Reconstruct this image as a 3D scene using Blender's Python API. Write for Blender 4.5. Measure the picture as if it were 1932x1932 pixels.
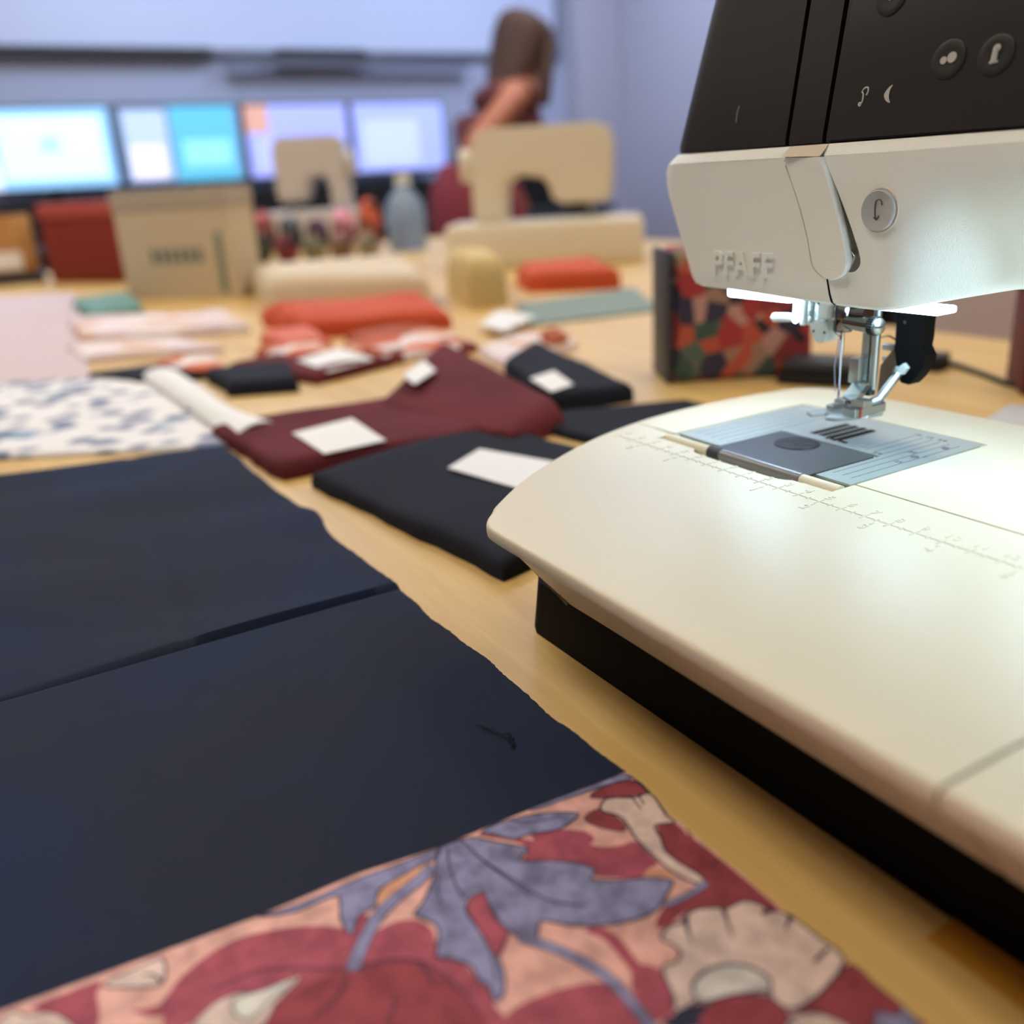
import bpy, bmesh, math, random
from mathutils import Vector, Matrix
from mathutils.geometry import tessellate_polygon

# ------------------------------------------------------------------ clear
for o in list(bpy.data.objects): bpy.data.objects.remove(o)
C = bpy.context.scene.collection
random.seed(4)
R = math.radians
# All builder coordinates are centimetres: x along the sewing machine bed, y towards its back,
# z = 0 on the bed's top; the table top is z = -6 and the floor z = -81.
S = 0.01
OFF = Vector((0, 0, 81.0))

# ------------------------------------------------------------------ camera
FPX = 1750.0
YAW, PITCH, ROLL = R(150.34972281), R(19.88999786), R(-3.35284092)
CAM = Vector((26.88924734, -25.27890942, 11.69780139))
fw = Vector((math.cos(PITCH)*math.cos(YAW), math.cos(PITCH)*math.sin(YAW), -math.sin(PITCH)))
rt = fw.cross(Vector((0, 0, 1))).normalized()
up = rt.cross(fw)
c_, s_ = math.cos(ROLL), math.sin(ROLL)
rt, up = c_*rt + s_*up, -s_*rt + c_*up
cd = bpy.data.cameras.new('camera'); cam = bpy.data.objects.new('camera', cd); C.objects.link(cam)
m = Matrix((rt, up, -fw)).transposed().to_4x4(); m.translation = (CAM + OFF)*S
cam.matrix_world = m
cd.sensor_width = 36; cd.sensor_height = 36; cd.lens = 36*FPX/1932
cd.clip_start = 0.02; cd.clip_end = 60
cd.dof.use_dof = True; cd.dof.focus_distance = 0.342; cd.dof.aperture_fstop = (cd.lens/1000)/0.0062
bpy.context.scene.camera = cam

def at(x, y, z=None, X=None, Y=None, D=None):
    """point of the place seen at a measured spot of the photo, on a given plane"""
    d = fw + rt*((x-966)/FPX) - up*((y-966)/FPX)
    if z is not None: t = (z-CAM.z)/d.z
    elif X is not None: t = (X-CAM.x)/d.x
    elif Y is not None: t = (Y-CAM.y)/d.y
    else: t = D
    return CAM + d*t

# ------------------------------------------------------------------ world + exposure
w = bpy.data.worlds.new('world'); bpy.context.scene.world = w; w.use_nodes = True
w.node_tree.nodes['Background'].inputs[0].default_value = (0.62, 0.68, 0.85, 1)
w.node_tree.nodes['Background'].inputs[1].default_value = 0.5
vs = bpy.context.scene.view_settings
vs.view_transform = 'Standard'; vs.look = 'None'; vs.gamma = 1; vs.use_curve_mapping = False
vs.exposure = 0.0
LIGHT = dict(panel=9.5, panel_col=(1.0, 0.90, 0.74), cool=15.0, cool_col=(0.66, 0.78, 1.0), led=27.0, led_col=(0.50, 0.78, 1.0))

# ------------------------------------------------------------------ materials
def lin(c):
    return tuple(((v/255)/12.92 if v/255 <= 0.04045 else (((v/255)+0.055)/1.055)**2.4) for v in c) + (1,)
def mat(name, rgb, rough=0.5, metal=0.0, bump=None, vary=None, emit=None, trans=0.0, ior=1.45, coat=0.0, spec=None, alpha=None, aniso=False):
    """bump=(kind, scale, strength, distance); vary=(rgb2, scale, lo, hi)"""
    m = bpy.data.materials.new(name); m.use_nodes = True
    nt = m.node_tree; b = nt.nodes['Principled BSDF']
    b.inputs['Base Color'].default_value = lin(rgb)
    b.inputs['Roughness'].default_value = rough; b.inputs['Metallic'].default_value = metal
    b.inputs['Transmission Weight'].default_value = trans; b.inputs['IOR'].default_value = ior
    b.inputs['Coat Weight'].default_value = coat
    if spec is not None: b.inputs['Specular IOR Level'].default_value = spec
    if alpha is not None: b.inputs['Alpha'].default_value = alpha
    tc = nt.nodes.new('ShaderNodeTexCoord')
    if vary:
        n = nt.nodes.new('ShaderNodeTexNoise'); n.inputs['Scale'].default_value = vary[1]; n.inputs['Detail'].default_value = 4
        r = nt.nodes.new('ShaderNodeMapRange'); r.inputs[1].default_value = vary[2]; r.inputs[2].default_value = vary[3]
        x = nt.nodes.new('ShaderNodeMix'); x.data_type = 'RGBA'
        x.inputs[6].default_value = lin(rgb); x.inputs[7].default_value = lin(vary[0])
        nt.links.new(tc.outputs['Object'], n.inputs['Vector']); nt.links.new(n.outputs['Fac'], r.inputs[0])
        nt.links.new(r.outputs[0], x.inputs[0]); nt.links.new(x.outputs[2], b.inputs['Base Color'])
    if bump:
        if bump[0] == 'noise':
            n = nt.nodes.new('ShaderNodeTexNoise'); n.inputs['Detail'].default_value = 3
            out = n.outputs['Fac']
        else:
            n = nt.nodes.new('ShaderNodeTexWave'); n.bands_direction = 'DIAGONAL'
            n.inputs['Distortion'].default_value = 0.4; out = n.outputs['Fac']
        n.inputs['Scale'].default_value = bump[1]
        bp = nt.nodes.new('ShaderNodeBump'); bp.inputs['Strength'].default_value = bump[2]; bp.inputs['Distance'].default_value = bump[3]
        nt.links.new(tc.outputs['Object'], n.inputs['Vector']); nt.links.new(out, bp.inputs['Height'])
        nt.links.new(bp.outputs[0], b.inputs['Normal'])
    if emit:
        b.inputs['Emission Color'].default_value = lin(emit[0]) if max(emit[0]) > 1 else tuple(emit[0]) + (1,)
        b.inputs['Emission Strength'].default_value = emit[1]
    return m
def wood_mat(name, a, b_, scale=1.0):
    m = mat(name, a, 0.42); nt = m.node_tree; bs = nt.nodes['Principled BSDF']
    tc = nt.nodes.new('ShaderNodeTexCoord'); mp = nt.nodes.new('ShaderNodeMapping')
    mp.inputs['Scale'].default_value = (1.6*scale, 22*scale, 1)
    n = nt.nodes.new('ShaderNodeTexNoise'); n.inputs['Scale'].default_value = 2.2; n.inputs['Detail'].default_value = 7; n.inputs['Distortion'].default_value = 0.6
    wv = nt.nodes.new('ShaderNodeTexNoise'); wv.inputs['Scale'].default_value = 18; wv.inputs['Detail'].default_value = 5
    mx = nt.nodes.new('ShaderNodeMath'); mx.operation = 'MULTIPLY_ADD'; mx.inputs[1].default_value = 0.35
    cr = nt.nodes.new('ShaderNodeValToRGB')
    cr.color_ramp.elements[0].position = 0.45; cr.color_ramp.elements[0].color = lin(b_)
    cr.color_ramp.elements[1].position = 0.8; cr.color_ramp.elements[1].color = lin(a)
    nt.links.new(tc.outputs['Object'], mp.inputs[0]); nt.links.new(mp.outputs[0], n.inputs['Vector']); nt.links.new(mp.outputs[0], wv.inputs['Vector'])
    nt.links.new(wv.outputs['Fac'], mx.inputs[0]); nt.links.new(n.outputs['Fac'], mx.inputs[2])
    nt.links.new(mx.outputs[0], cr.inputs[0]); nt.links.new(cr.outputs[0], bs.inputs['Base Color'])
    return m
def patch_mat(name, cols, scale, rough=0.8):
    """printed cloth of many coloured patches"""
    m = mat(name, cols[0], rough); nt = m.node_tree; bs = nt.nodes['Principled BSDF']
    tc = nt.nodes.new('ShaderNodeTexCoord'); v = nt.nodes.new('ShaderNodeTexVoronoi'); v.inputs['Scale'].default_value = scale
    sp = nt.nodes.new('ShaderNodeSeparateColor'); cr = nt.nodes.new('ShaderNodeValToRGB'); cr.color_ramp.interpolation = 'CONSTANT'
    el = cr.color_ramp.elements
    while len(el) < len(cols): el.new(0.5)
    for i, c in enumerate(cols): el[i].position = i/len(cols); el[i].color = lin(c)
    nt.links.new(tc.outputs['Object'], v.inputs['Vector']); nt.links.new(v.outputs['Color'], sp.inputs[0])
    nt.links.new(sp.outputs[0], cr.inputs[0]); nt.links.new(cr.outputs[0], bs.inputs['Base Color'])
    return m

M = {}
M['cream'] = mat('cream_plastic', (224, 214, 189), 0.38, bump=('noise', 1500, 0.22, 0.0004))
M['cream_smooth'] = mat('cream_gloss_plastic', (226, 214, 196), 0.22)
M['grain'] = mat('grained_housing_plastic', (238, 240, 236), 0.45, bump=('noise', 1700, 0.35, 0.0005))
M['black'] = mat('black_plastic', (30, 27, 24), 0.5, bump=('noise', 1400, 0.15, 0.0004))
M['panel'] = mat('dark_panel_plastic', (40, 38, 36), 0.38)
M['matt_black'] = mat('matt_black_base', (9, 7, 6), 0.75, spec=0.15)
M['seam'] = mat('soft_seam', (120, 124, 118), 0.8)
M['groove'] = mat('seam_shadow_gap', (6, 6, 6), 0.9)
M['chrome'] = mat('chrome', (205, 205, 205), 0.12, 1.0)
M['plate'] = mat('satin_plate_steel', (176, 184, 182), 0.42, 0.55, bump=('noise', 2500, 0.1, 0.0002))
M['steel'] = mat('brushed_steel', (176, 180, 178), 0.34, 1.0, bump=('noise', 2500, 0.1, 0.0002))
M['chrome_d'] = mat('dark_chrome', (120, 114, 108), 0.1, 1.0)
M['steel_d'] = mat('dark_steel', (70, 70, 70), 0.35, 1.0)
M['white_pl'] = mat('white_plastic', (232, 236, 232), 0.4)
M['icon'] = mat('grey_printed_icon', (190, 188, 180), 0.6)
M['mark'] = mat('engraved_mark', (70, 82, 82), 0.6)
M['red'] = mat('red_mark', (205, 60, 50), 0.5)
M['smoke'] = mat('smoked_clear_plastic', (120, 118, 118), 0.15, trans=0.85, ior=1.4)
M['clearp'] = mat('clear_foot_plastic', (235, 245, 245), 0.08, trans=0.8)
M['led'] = mat('led_lens', (255, 255, 255), 0.4, emit=(LIGHT['led_col'], LIGHT['led']))
M['thread_d'] = mat('dark_thread', (30, 32, 40), 0.8)
M['thread_l'] = mat('pale_thread', (200, 200, 225), 0.6)
M['wood'] = wood_mat('maple_laminate', (222, 189, 124), (206, 168, 102))
M['navy'] = mat('navy_twill', (38, 44, 63), 0.8, bump=('wave', 950, 0.6, 0.0007), vary=((32, 46, 76), 7, 0.42, 0.62), spec=0.3)
M['navy2'] = mat('dark_navy_cloth', (28, 32, 44), 0.85, bump=('noise', 600, 0.3, 0.0008), spec=0.25)
M['maroon'] = mat('maroon_cloth', (92, 38, 44), 0.85, bump=('noise', 600, 0.3, 0.0008), vary=((104, 44, 50), 14, 0.4, 0.6), spec=0.2)
M['paper'] = mat('white_paper', (236, 238, 240), 0.7)
M['wall'] = mat('lavender_wall_paint', (182, 182, 198), 0.8, bump=('noise', 60, 0.05, 0.002))
M['wall_low'] = mat('grey_blue_paint', (176, 186, 214), 0.8)
M['board'] = mat('whiteboard_enamel', (206, 218, 248), 0.4)
M['alu'] = mat('dull_aluminium', (120, 125, 140), 0.5, 0.6)
M['darkgrey'] = mat('dark_grey_plastic', (52, 54, 60), 0.5)
M['blackp'] = mat('soft_black', (14, 14, 15), 0.6)
M['ceil'] = mat('ceiling_paint', (235, 232, 226), 0.9)
M['floor'] = mat('carpet', (150, 128, 116), 0.95, vary=((132, 112, 104), 30, 0.4, 0.6))
M['panel_l'] = mat('ceiling_diffuser', (255, 255, 255), 0.5, emit=(LIGHT['panel_col'], LIGHT['panel']))
M['panel_c'] = mat('ceiling_diffuser_cool', (255, 255, 255), 0.5, emit=(LIGHT['cool_col'], LIGHT['cool']))

# ------------------------------------------------------------------ object helpers
ORG = {}
def tag(o, label=None, cat=None, group=None, kind=None):
    if label: o['label'] = label
    if cat: o['category'] = cat
    if group: o['group'] = group
    if kind: o['kind'] = kind
    return o
def thing(name, label, cat, loc, rz=0.0, group=None):
    o = bpy.data.objects.new(name, None); C.objects.link(o); o.empty_display_size = 0.02
    o.location = (Vector(loc)+OFF)*S; o.rotation_euler = (0, 0, rz)
    ORG[o.name] = Matrix.Translation(Vector(loc)) @ Matrix.Rotation(rz, 4, 'Z')
    return tag(o, label, cat, group)
def obj(name, bm, mats, parent=None, local=False, smooth=40):
    """bm in world cm (or in the thing's own cm when local); becomes one mesh object"""
    if parent is None:
        # origin at the lowest centre
        vs_ = [v.co for v in bm.verts]
        o0 = Vector((sum(v.x for v in vs_)/len(vs_), sum(v.y for v in vs_)/len(vs_), min(v.z for v in vs_)))
        inv = Matrix.Translation(-o0)
    else:
        inv = Matrix.Identity(4) if local else ORG[parent.name].inverted()
    bmesh.ops.transform(bm, matrix=Matrix.Scale(S, 4) @ inv, verts=bm.verts)
    bmesh.ops.recalc_face_normals(bm, faces=bm.faces)
    me = bpy.data.meshes.new(name); bm.to_mesh(me); bm.free()
    if not isinstance(mats, (list, tuple)): mats = [mats]
    for k in mats: me.materials.append(M[k] if isinstance(k, str) else k)
    if smooth:
        for p in me.polygons: p.use_smooth = True
        me.set_sharp_from_angle(angle=R(smooth))
    o = bpy.data.objects.new(name, me); C.objects.link(o)
    if parent is None:
        o.location = (o0+OFF)*S; ORG[o.name] = Matrix.Translation(o0)
    else:
        o.parent = parent; ORG[o.name] = ORG[parent.name]
    return o
def BM(): return bmesh.new()
def box(bm, lo, hi, bev=0.0, mi=0, mtx=None, seg=2):
    lo, hi = Vector(lo), Vector(hi)
    r = bmesh.ops.create_cube(bm, size=1.0)
    vs_ = r['verts']
    bmesh.ops.scale(bm, vec=hi-lo, verts=vs_); bmesh.ops.translate(bm, vec=(lo+hi)/2, verts=vs_)
    fs = list({f for v in vs_ for f in v.link_faces})
    if bev > 0:
        es = list({e for v in vs_ for e in v.link_edges})
        g = bmesh.ops.bevel(bm, geom=es, offset=bev, segments=seg, affect='EDGES', profile=0.5)
        fs = [f for f in bm.faces if f in set(g['faces'])] + [f for f in fs if f.is_valid]
    vv = list({v for f in fs if f.is_valid for v in f.verts})
    for f in fs:
        if f.is_valid: f.material_index = mi
    if mtx is not None: bmesh.ops.transform(bm, matrix=mtx, verts=vv)
    return vv
def tube(bm, pts, r, seg=12, mi=0, caps=True):
    """round tube through points; r a number or list"""
    pts = [Vector(p) for p in pts]; n = len(pts)
    rr = r if isinstance(r, (list, tuple)) else [r]*n
    rings = []; prev = None
    for i, p in enumerate(pts):
        t = (pts[min(i+1, n-1)] - pts[max(i-1, 0)]).normalized()
        if prev is None:
            a = Vector((0, 0, 1)) if abs(t.z) < 0.9 else Vector((1, 0, 0))
            u = t.cross(a).normalized()
        else: u = (prev - t*prev.dot(t)).normalized()
        prev = u; v = t.cross(u)
        rings.append([bm.verts.new(p + (u*math.cos(2*math.pi*k/seg) + v*math.sin(2*math.pi*k/seg))*rr[i]) for k in range(seg)])
    for a, b in zip(rings, rings[1:]):
        for k in range(seg):
            f = bm.faces.new((a[k], a[(k+1) % seg], b[(k+1) % seg], b[k])); f.material_index = mi
    if caps:
        for ring in (rings[0], rings[-1]):
            f = bm.faces.new(ring); f.material_index = mi
    return rings
def loft(bm, rings, cap0=True, cap1=True, mi=0, closed=True):
    rs = [[bm.verts.new(p) for p in r] for r in rings]
    n = len(rs[0])
    for a, b in zip(rs, rs[1:]):
        for k in range(n if closed else n-1):
            f = bm.faces.new((a[k], a[(k+1) % n], b[(k+1) % n], b[k])); f.material_index = mi
    for c, r in ((cap0, rs[0]), (cap1, rs[-1])):
        if c: f = bm.faces.new(r); f.material_index = mi
    return rs
def smooth_pts(pts, n=5, closed=True):
    pts = [Vector(p) for p in pts]; out = []; N = len(pts)
    rng = range(N) if closed else range(N-1)
    for i in rng:
        if closed: p0, p1, p2, p3 = pts[(i-1) % N], pts[i], pts[(i+1) % N], pts[(i+2) % N]
        else: p0, p1, p2, p3 = pts[max(i-1, 0)], pts[i], pts[i+1], pts[min(i+2, N-1)]
        for k in range(n):
            t = k/n
            out.append(0.5*((2*p1) + (p2-p0)*t + (2*p0-5*p1+4*p2-p3)*t*t + (3*p1-p0-3*p2+p3)*t**3))
    if not closed: out.append(pts[-1])
    return out
def prism(bm, outline, vec, mi=0, bev=0.0):
    """closed solid: outline (3D points) pushed along vec"""
    vec = Vector(vec); n = len(outline)
    a = [bm.verts.new(Vector(p)) for p in outline]; b = [bm.verts.new(Vector(p)+vec) for p in outline]
    tris = tessellate_polygon([[Vector(p) for p in outline]])
    for t in tris:
        bm.faces.new([a[i] for i in t]).material_index = mi
        bm.faces.new([b[i] for i in reversed(t)]).material_index = mi
    for k in range(n):
        bm.faces.new((a[k], a[(k+1) % n], b[(k+1) % n], b[k])).material_index = mi
def flat(bm, outline, mi=0):
    vv = [bm.verts.new(Vector(p)) for p in outline]
    for t in tessellate_polygon([[Vector(p) for p in outline]]):
        f = bm.faces.new([vv[i] for i in t]); f.material_index = mi
        f.normal_update()
def inset(outline, d):
    """offset a closed CCW xy outline inwards"""
    n = len(outline); out = []
    for i in range(n):
        p0, p1, p2 = outline[i-1], outline[i], outline[(i+1) % n]
        a = (p1-p0).xy.normalized(); b = (p2-p1).xy.normalized()
        na, nb = Vector((-a.y, a.x)), Vector((-b.y, b.x))
        nn = (na+nb); L = max(nn.length, 0.3); nn = nn/L; k = d/max(nn.dot(na), 0.4)
        out.append(Vector((p1.x+nn.x*k, p1.y+nn.y*k, p1.z)))
    return out
def text_bm(bm, s, mtx, size, ext, bold=0.0, mi=0, align='CENTER', cond=1.0, space=1.0):
    cu = bpy.data.curves.new('t', 'FONT'); cu.body = s; cu.size = size; cu.extrude = ext; cu.offset = bold; cu.align_x = align
    cu.space_character = space; cu.resolution_u = 3
    o = bpy.data.objects.new('t', cu); C.objects.link(o)
    dg = bpy.context.evaluated_depsgraph_get(); dg.update()
    me = bpy.data.meshes.new_from_object(o.evaluated_get(dg))
    me.transform(mtx @ Matrix.Diagonal((cond, 1, 1, 1)))
    n0 = len(bm.faces); bm.from_mesh(me); bm.faces.ensure_lookup_table()
    for f in bm.faces[n0:]: f.material_index = mi
    bpy.data.objects.remove(o); bpy.data.curves.remove(cu); bpy.data.meshes.remove(me)
def boolean(o, cutter_bm, mats='groove', solver='EXACT'):
    """carve the cutter solid out of o"""
    c = obj('cutter', cutter_bm, mats, None, smooth=0)
    bpy.context.view_layer.update()
    md = o.modifiers.new('b', 'BOOLEAN'); md.operation = 'DIFFERENCE'; md.object = c; md.solver = solver
    dg = bpy.context.evaluated_depsgraph_get(); dg.update()
    me = bpy.data.meshes.new_from_object(o.evaluated_get(dg))
    o.modifiers.clear(); old = o.data; o.data = me; bpy.data.meshes.remove(old)
    for p in me.polygons: p.use_smooth = True
    me.set_sharp_from_angle(angle=R(35))
    bpy.data.objects.remove(c)
def sstep(a, b, x):
    t = max(0.0, min(1.0, (x-a)/(b-a))); return t*t*(3-2*t)
def hsh(i, j, k=0):
    return (math.sin(i*12.9898+j*78.233+k*37.719)*43758.5453) % 1.0
def cloth(bm, c4, h, z0=-6.0, nu=30, nv=24, edge=0.5, waves=(), ripple=0.0, layers=1, mi=0, seed=0):
    """folded cloth slab over a quad of table points c4 (a,b,c,d): rounded edges, waves=[(dir_u, dir_v, freq, amp, phase)]"""
    a, b, c, d = [Vector((p[0], p[1], 0)) for p in c4]
    def P(u, v):
        q = (a*(1-u)+b*u)*(1-v) + (d*(1-u)+c*u)*v
        return q
    U = [0, 0.004, 0.015] + [i/nu for i in range(1, nu)] + [0.985, 0.996, 1]
    V = [0, 0.004, 0.015] + [i/nv for i in range(1, nv)] + [0.985, 0.996, 1]
    lu = ((b-a).length + (c-d).length)/2; lv = ((d-a).length + (c-b).length)/2
    top = []; bot = []
    for u in U:
        ru = []; rb = []
        for v in V:
            q = P(u, v)
            ed = min(u*lu, (1-u)*lu, v*lv, (1-v)*lv)
            e = min(1.0, ed/edge); prof = math.sqrt(max(0, 1-(1-e)**2))
            z = h*(0.5+0.5*prof)
            for (du, dv, fr, am, ph) in waves: z += am*math.sin((du*u*lu+dv*v*lv)*fr+ph)*e
            # soft wobble of the outline
            if ripple:
                wob = ripple*(math.sin(u*lu*0.7+seed)+0.6*math.sin(u*lu*1.9+seed*2))
                q = q + (d-a).normalized()*wob*(1-min(1, (min(v, 1-v)*lv)/2.0))*(1 if v < .5 else -1)
            ru.append(bm.verts.new((q.x, q.y, z0+max(z, 0.05))))
            rb.append(bm.verts.new((q.x, q.y, z0+0.0)))
        top.append(ru); bot.append(rb)
    nU, nV = len(U), len(V)
    for i in range(nU-1):
        for j in range(nV-1):
            bm.faces.new((top[i][j], top[i+1][j], top[i+1][j+1], top[i][j+1])).material_index = mi
            bm.faces.new((bot[i][j], bot[i][j+1], bot[i+1][j+1], bot[i+1][j])).material_index = mi
    for i in range(nU-1):
        bm.faces.new((top[i][0], bot[i][0], bot[i+1][0], top[i+1][0])).material_index = mi
        bm.faces.new((top[i][-1], top[i+1][-1], bot[i+1][-1], bot[i][-1])).material_index = mi
    for j in range(nV-1):
        bm.faces.new((top[0][j], top[0][j+1], bot[0][j+1], bot[0][j])).material_index = mi
        bm.faces.new((top[-1][j], bot[-1][j], bot[-1][j+1], top[-1][j+1])).material_index = mi

#@@ROOM
# ================================================================== ROOM
def struct(name, bm, m, parent=None):
    o = obj(name, bm, m, parent, smooth=0); o['kind'] = 'structure'; return o
XL, XR, YF, YB, ZF, ZC = -450, 330, -300, 325, -81, 185
bm = BM(); box(bm, (XL-10, YF-10, ZF-10), (XR+10, YB+10, ZF)); struct('floor', bm, 'floor')
bm = BM(); box(bm, (XL-10, YF-10, ZC), (XR+10, YB+10, ZC+10)); struct('ceiling', bm, 'ceil')
bm = BM(); box(bm, (XL-10, YF, ZF), (XL, YB, ZC)); struct('wall_left', bm, 'wall_low')
bm = BM(); box(bm, (XL, YB, ZF), (XR, YB+10, ZC)); struct('wall_back', bm, 'wall')
bm = BM(); box(bm, (XR, YF, ZF), (XR+10, YB, ZC)); struct('wall_right', bm, 'wall')
bm = BM(); box(bm, (XL, YF-10, ZF), (XR, YF, ZC)); struct('wall_front', bm, 'wall')
bm = BM(); box(bm, (XL, YF, ZF), (XL+1.5, YB, ZF+10), 0.3); struct('baseboard_left', bm, 'darkgrey')
bm = BM(); box(bm, (XL+1.5, YB-1.5, ZF), (XR, YB, ZF+10), 0.3); struct('baseboard_back', bm, 'darkgrey')
# corner column at the left end of the back wall
bm = BM(); box(bm, (XL, 296, ZF), (XL+16, YB, ZC), 0.5); struct('trim_1', bm, 'wall')
# ceiling lights
def ceiling_light(x, y, cool, lab):
    t = thing('ceiling_light', lab, 'light', (x, y, ZC-4))
    b = BM(); box(b, (x-62, y-32, ZC-4), (x+62, y+32, ZC-0.02), 0.4); obj('frame', b, 'white_pl', t, smooth=0)
    b = BM(); box(b, (x-58, y-28, ZC-5), (x+58, y+28, ZC-4.02), 0.2); obj('diffuser', b, 'panel_c' if cool else 'panel_l', t, smooth=0)
ceiling_light(-50, -78, False, 'warm ceiling panel above the front edge of the sewing table')
ceiling_light(-225, -70, False, 'warm ceiling panel above the left half of the sewing table')
ceiling_light(-70, 150, False, 'warm ceiling panel above the floor behind the sewing table')
ceiling_light(150, 120, False, 'warm ceiling panel behind the right end of the sewing table')
ceiling_light(-315, 60, True, 'cool white ceiling panel beside the whiteboard wall')
ceiling_light(-315, 230, True, 'cool white ceiling panel by the corner column')

# low cabinet along the back wall
t = thing('low_cabinet', 'long low beige cabinet along the wall behind the machine', 'cabinet', (40, 300, ZF))
bm = BM(); box(bm, (-290, 282, ZF), (230, 322, -8), .3); obj('body', bm, mat('beige_laminate', (198, 168, 148), .6), t, smooth=0)
for k in range(7):
    x = -288+k*73.8
    bm = BM(); box(bm, (x+.6, 280.2, ZF+5), (x+73, 281.95, -10), .2); d_ = obj('door', bm, mat('beige_door', (202, 174, 154), .55), t, smooth=0)
    bm = BM(); box(bm, (x+64, 278.8, -26), (x+66, 280.15, -16), .3); obj('handle', bm, 'alu', d_)

# whiteboard on the far wall
t = thing('whiteboard', 'wide pale whiteboard filling the upper part of the far wall', 'whiteboard', (XL, 110, 76))
bm = BM(); box(bm, (XL+0.02, -190, 74), (XL+2, 290, 172), 0.2); obj('board', bm, 'board', t, smooth=0)
bm = BM()
for lo, hi in (((XL+.02, -192, 172.05), (XL+3, 292, 175)), ((XL+.02, -192, 71), (XL+3, 292, 73.95)), ((XL+.02, 290.05, 74), (XL+3, 292, 172))): box(bm, lo, hi, 0.2)
obj('frame', bm, 'alu', t, smooth=0)
bm = BM(); box(bm, (XL+3.05, -150, 70.5), (XL+6.5, 100, 72)); box(bm, (XL+6, -150, 72), (XL+6.5, 100, 74)); obj('pen_tray', bm, 'darkgrey', t, smooth=0)
bm = BM(); box(bm, (XL+3.05, 104, 66.2), (XL+9, 232, 67.5)); box(bm, (XL+8, 104, 67.5), (XL+9, 232, 69.3)); obj('pen_tray', bm, 'alu', t, smooth=0)
t = thing('board_eraser', 'long dark felt eraser lying on the whiteboard tray', 'eraser', (XL+6, 151, 67.5))
bm = BM(); box(bm, (XL+3.4, 128, 67.55), (XL+7.8, 176, 72.5), 0.6); obj('felt', bm, 'blackp', t)
bm = BM(); box(bm, (XL+3.6, 130, 72.5), (XL+7.6, 174, 74), 0.5); obj('grip', bm, 'darkgrey', t)
# long black desk against the far wall
t = thing('computer_desk', 'long black desk with high back panel under the monitors', 'desk', (XL+35, 40, ZF))
bm = BM(); box(bm, (XL+2, -180, -8), (XL+62, 285, -5), 0.3); obj('desk_top', bm, 'darkgrey', t, smooth=0)
bm = BM(); box(bm, (XL+55, -178, -70), (XL+58, 283, -8.05), 0.2); obj('front_panel', bm, 'blackp', t, smooth=0)
bm = BM(); box(bm, (XL+2, -180, -4.95), (XL+26, 285, 12), 0.3); obj('riser', bm, 'blackp', t, smooth=0)
for y in (-175, 50, 280):
    bm = BM(); box(bm, (XL+4, y-2, ZF), (XL+54, y+2, -8.05), 0.2); obj('leg', bm, 'blackp', t, smooth=0)
def monitor(y0, y1, patches, lab, z0=17.5, z1=48.5):
    yc = (y0+y1)/2; x = XL+20
    t = thing('computer_monitor', lab, 'monitor', (x, yc, 12), group=None)
    b = BM(); box(b, (x-1.6, y0-1.2, z0-1.4), (x+1.2, y1+1.2, z1+1.2), 0.5); obj('bezel', b, 'blackp', t)
    b = BM(); ms = []
    for i, (u0, v0, u1, v1, col, e) in enumerate(patches):
        ms.append(mat('screen_glow', col, 0.4, emit=(col, e*.8)))
        box(b, (x+1.21, y0+(y1-y0)*u0, z0+(z1-z0)*v0), (x+1.26+0.03*i, y0+(y1-y0)*u1, z0+(z1-z0)*v1), 0, mi=i)
    obj('screen', b, ms, t, smooth=0)
    b = BM(); tube(b, [(x-2.5, yc, 12.6), (x-2.5, yc, z0+12)], 1.6); obj('stand', b, 'blackp', t)
    b = BM(); box(b, (x-8, yc-11, 12.02), (x+4, yc+11, 12.8), 0.35); obj('foot', b, 'blackp', t)
monitor(-4, 47.5, [(0, 0, 1, 1, (150, 205, 250), 1.0), (.15, .12, .93, .9, (205, 238, 255), 1.15), (.0, .0, .12, .35, (225, 235, 255), 1.1), (.45, .45, .6, .65, (170, 250, 250), 1.1)], 'monitor with bright pale cyan screen, leftmost on the far desk')
monitor(51, 103, [(0, 0, 1, 1, (120, 145, 190), .8), (.04, .05, .38, .95, (180, 200, 220), 1.0), (.06, .05, .34, .5, (225, 220, 240), 1.1), (.42, 0, .96, 1, (96, 186, 218), .95), (.5, .2, .9, .55, (140, 215, 250), 1.1)], 'monitor with turquoise window on its screen, beside the brightest cyan monitor')
monitor(106, 155, [(0, 0, 1, 1, (165, 175, 250), .95), (0, .62, .22, 1, (215, 165, 150), .85), (.1, .1, .5, .55, (180, 190, 255), 1.0)], 'monitor with lilac screen and a peach corner, left of the plain lilac monitor')
monitor(158.6, 207, [(0, 0, 1, 1, (165, 178, 250), .95), (.1, .1, .7, .75, (185, 198, 255), 1.05)], 'monitor with plain lilac screen, nearest the standing person')

#@@TABLE
# ================================================================== TABLE
t = thing('sewing_table', 'large maple-topped work table that carries all the fabric', 'table', (-60, -10, ZF))
TX0, TX1, TY0, TY1, TZ = -262, 120, -95, 62, -6.0
bm = BM(); box(bm, (TX0, TY0, TZ-3), (TX1, TY1, TZ), 0.3); obj('tabletop', bm, 'wood', t, smooth=0)
for x in (TX0+8, TX1-8):
    for y in (TY0+8, TY1-8):
        bm = BM(); box(bm, (x-3, y-3, ZF), (x+3, y+3, TZ-3.02), 0.4); obj('leg', bm, 'darkgrey', t, smooth=0)

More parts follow.
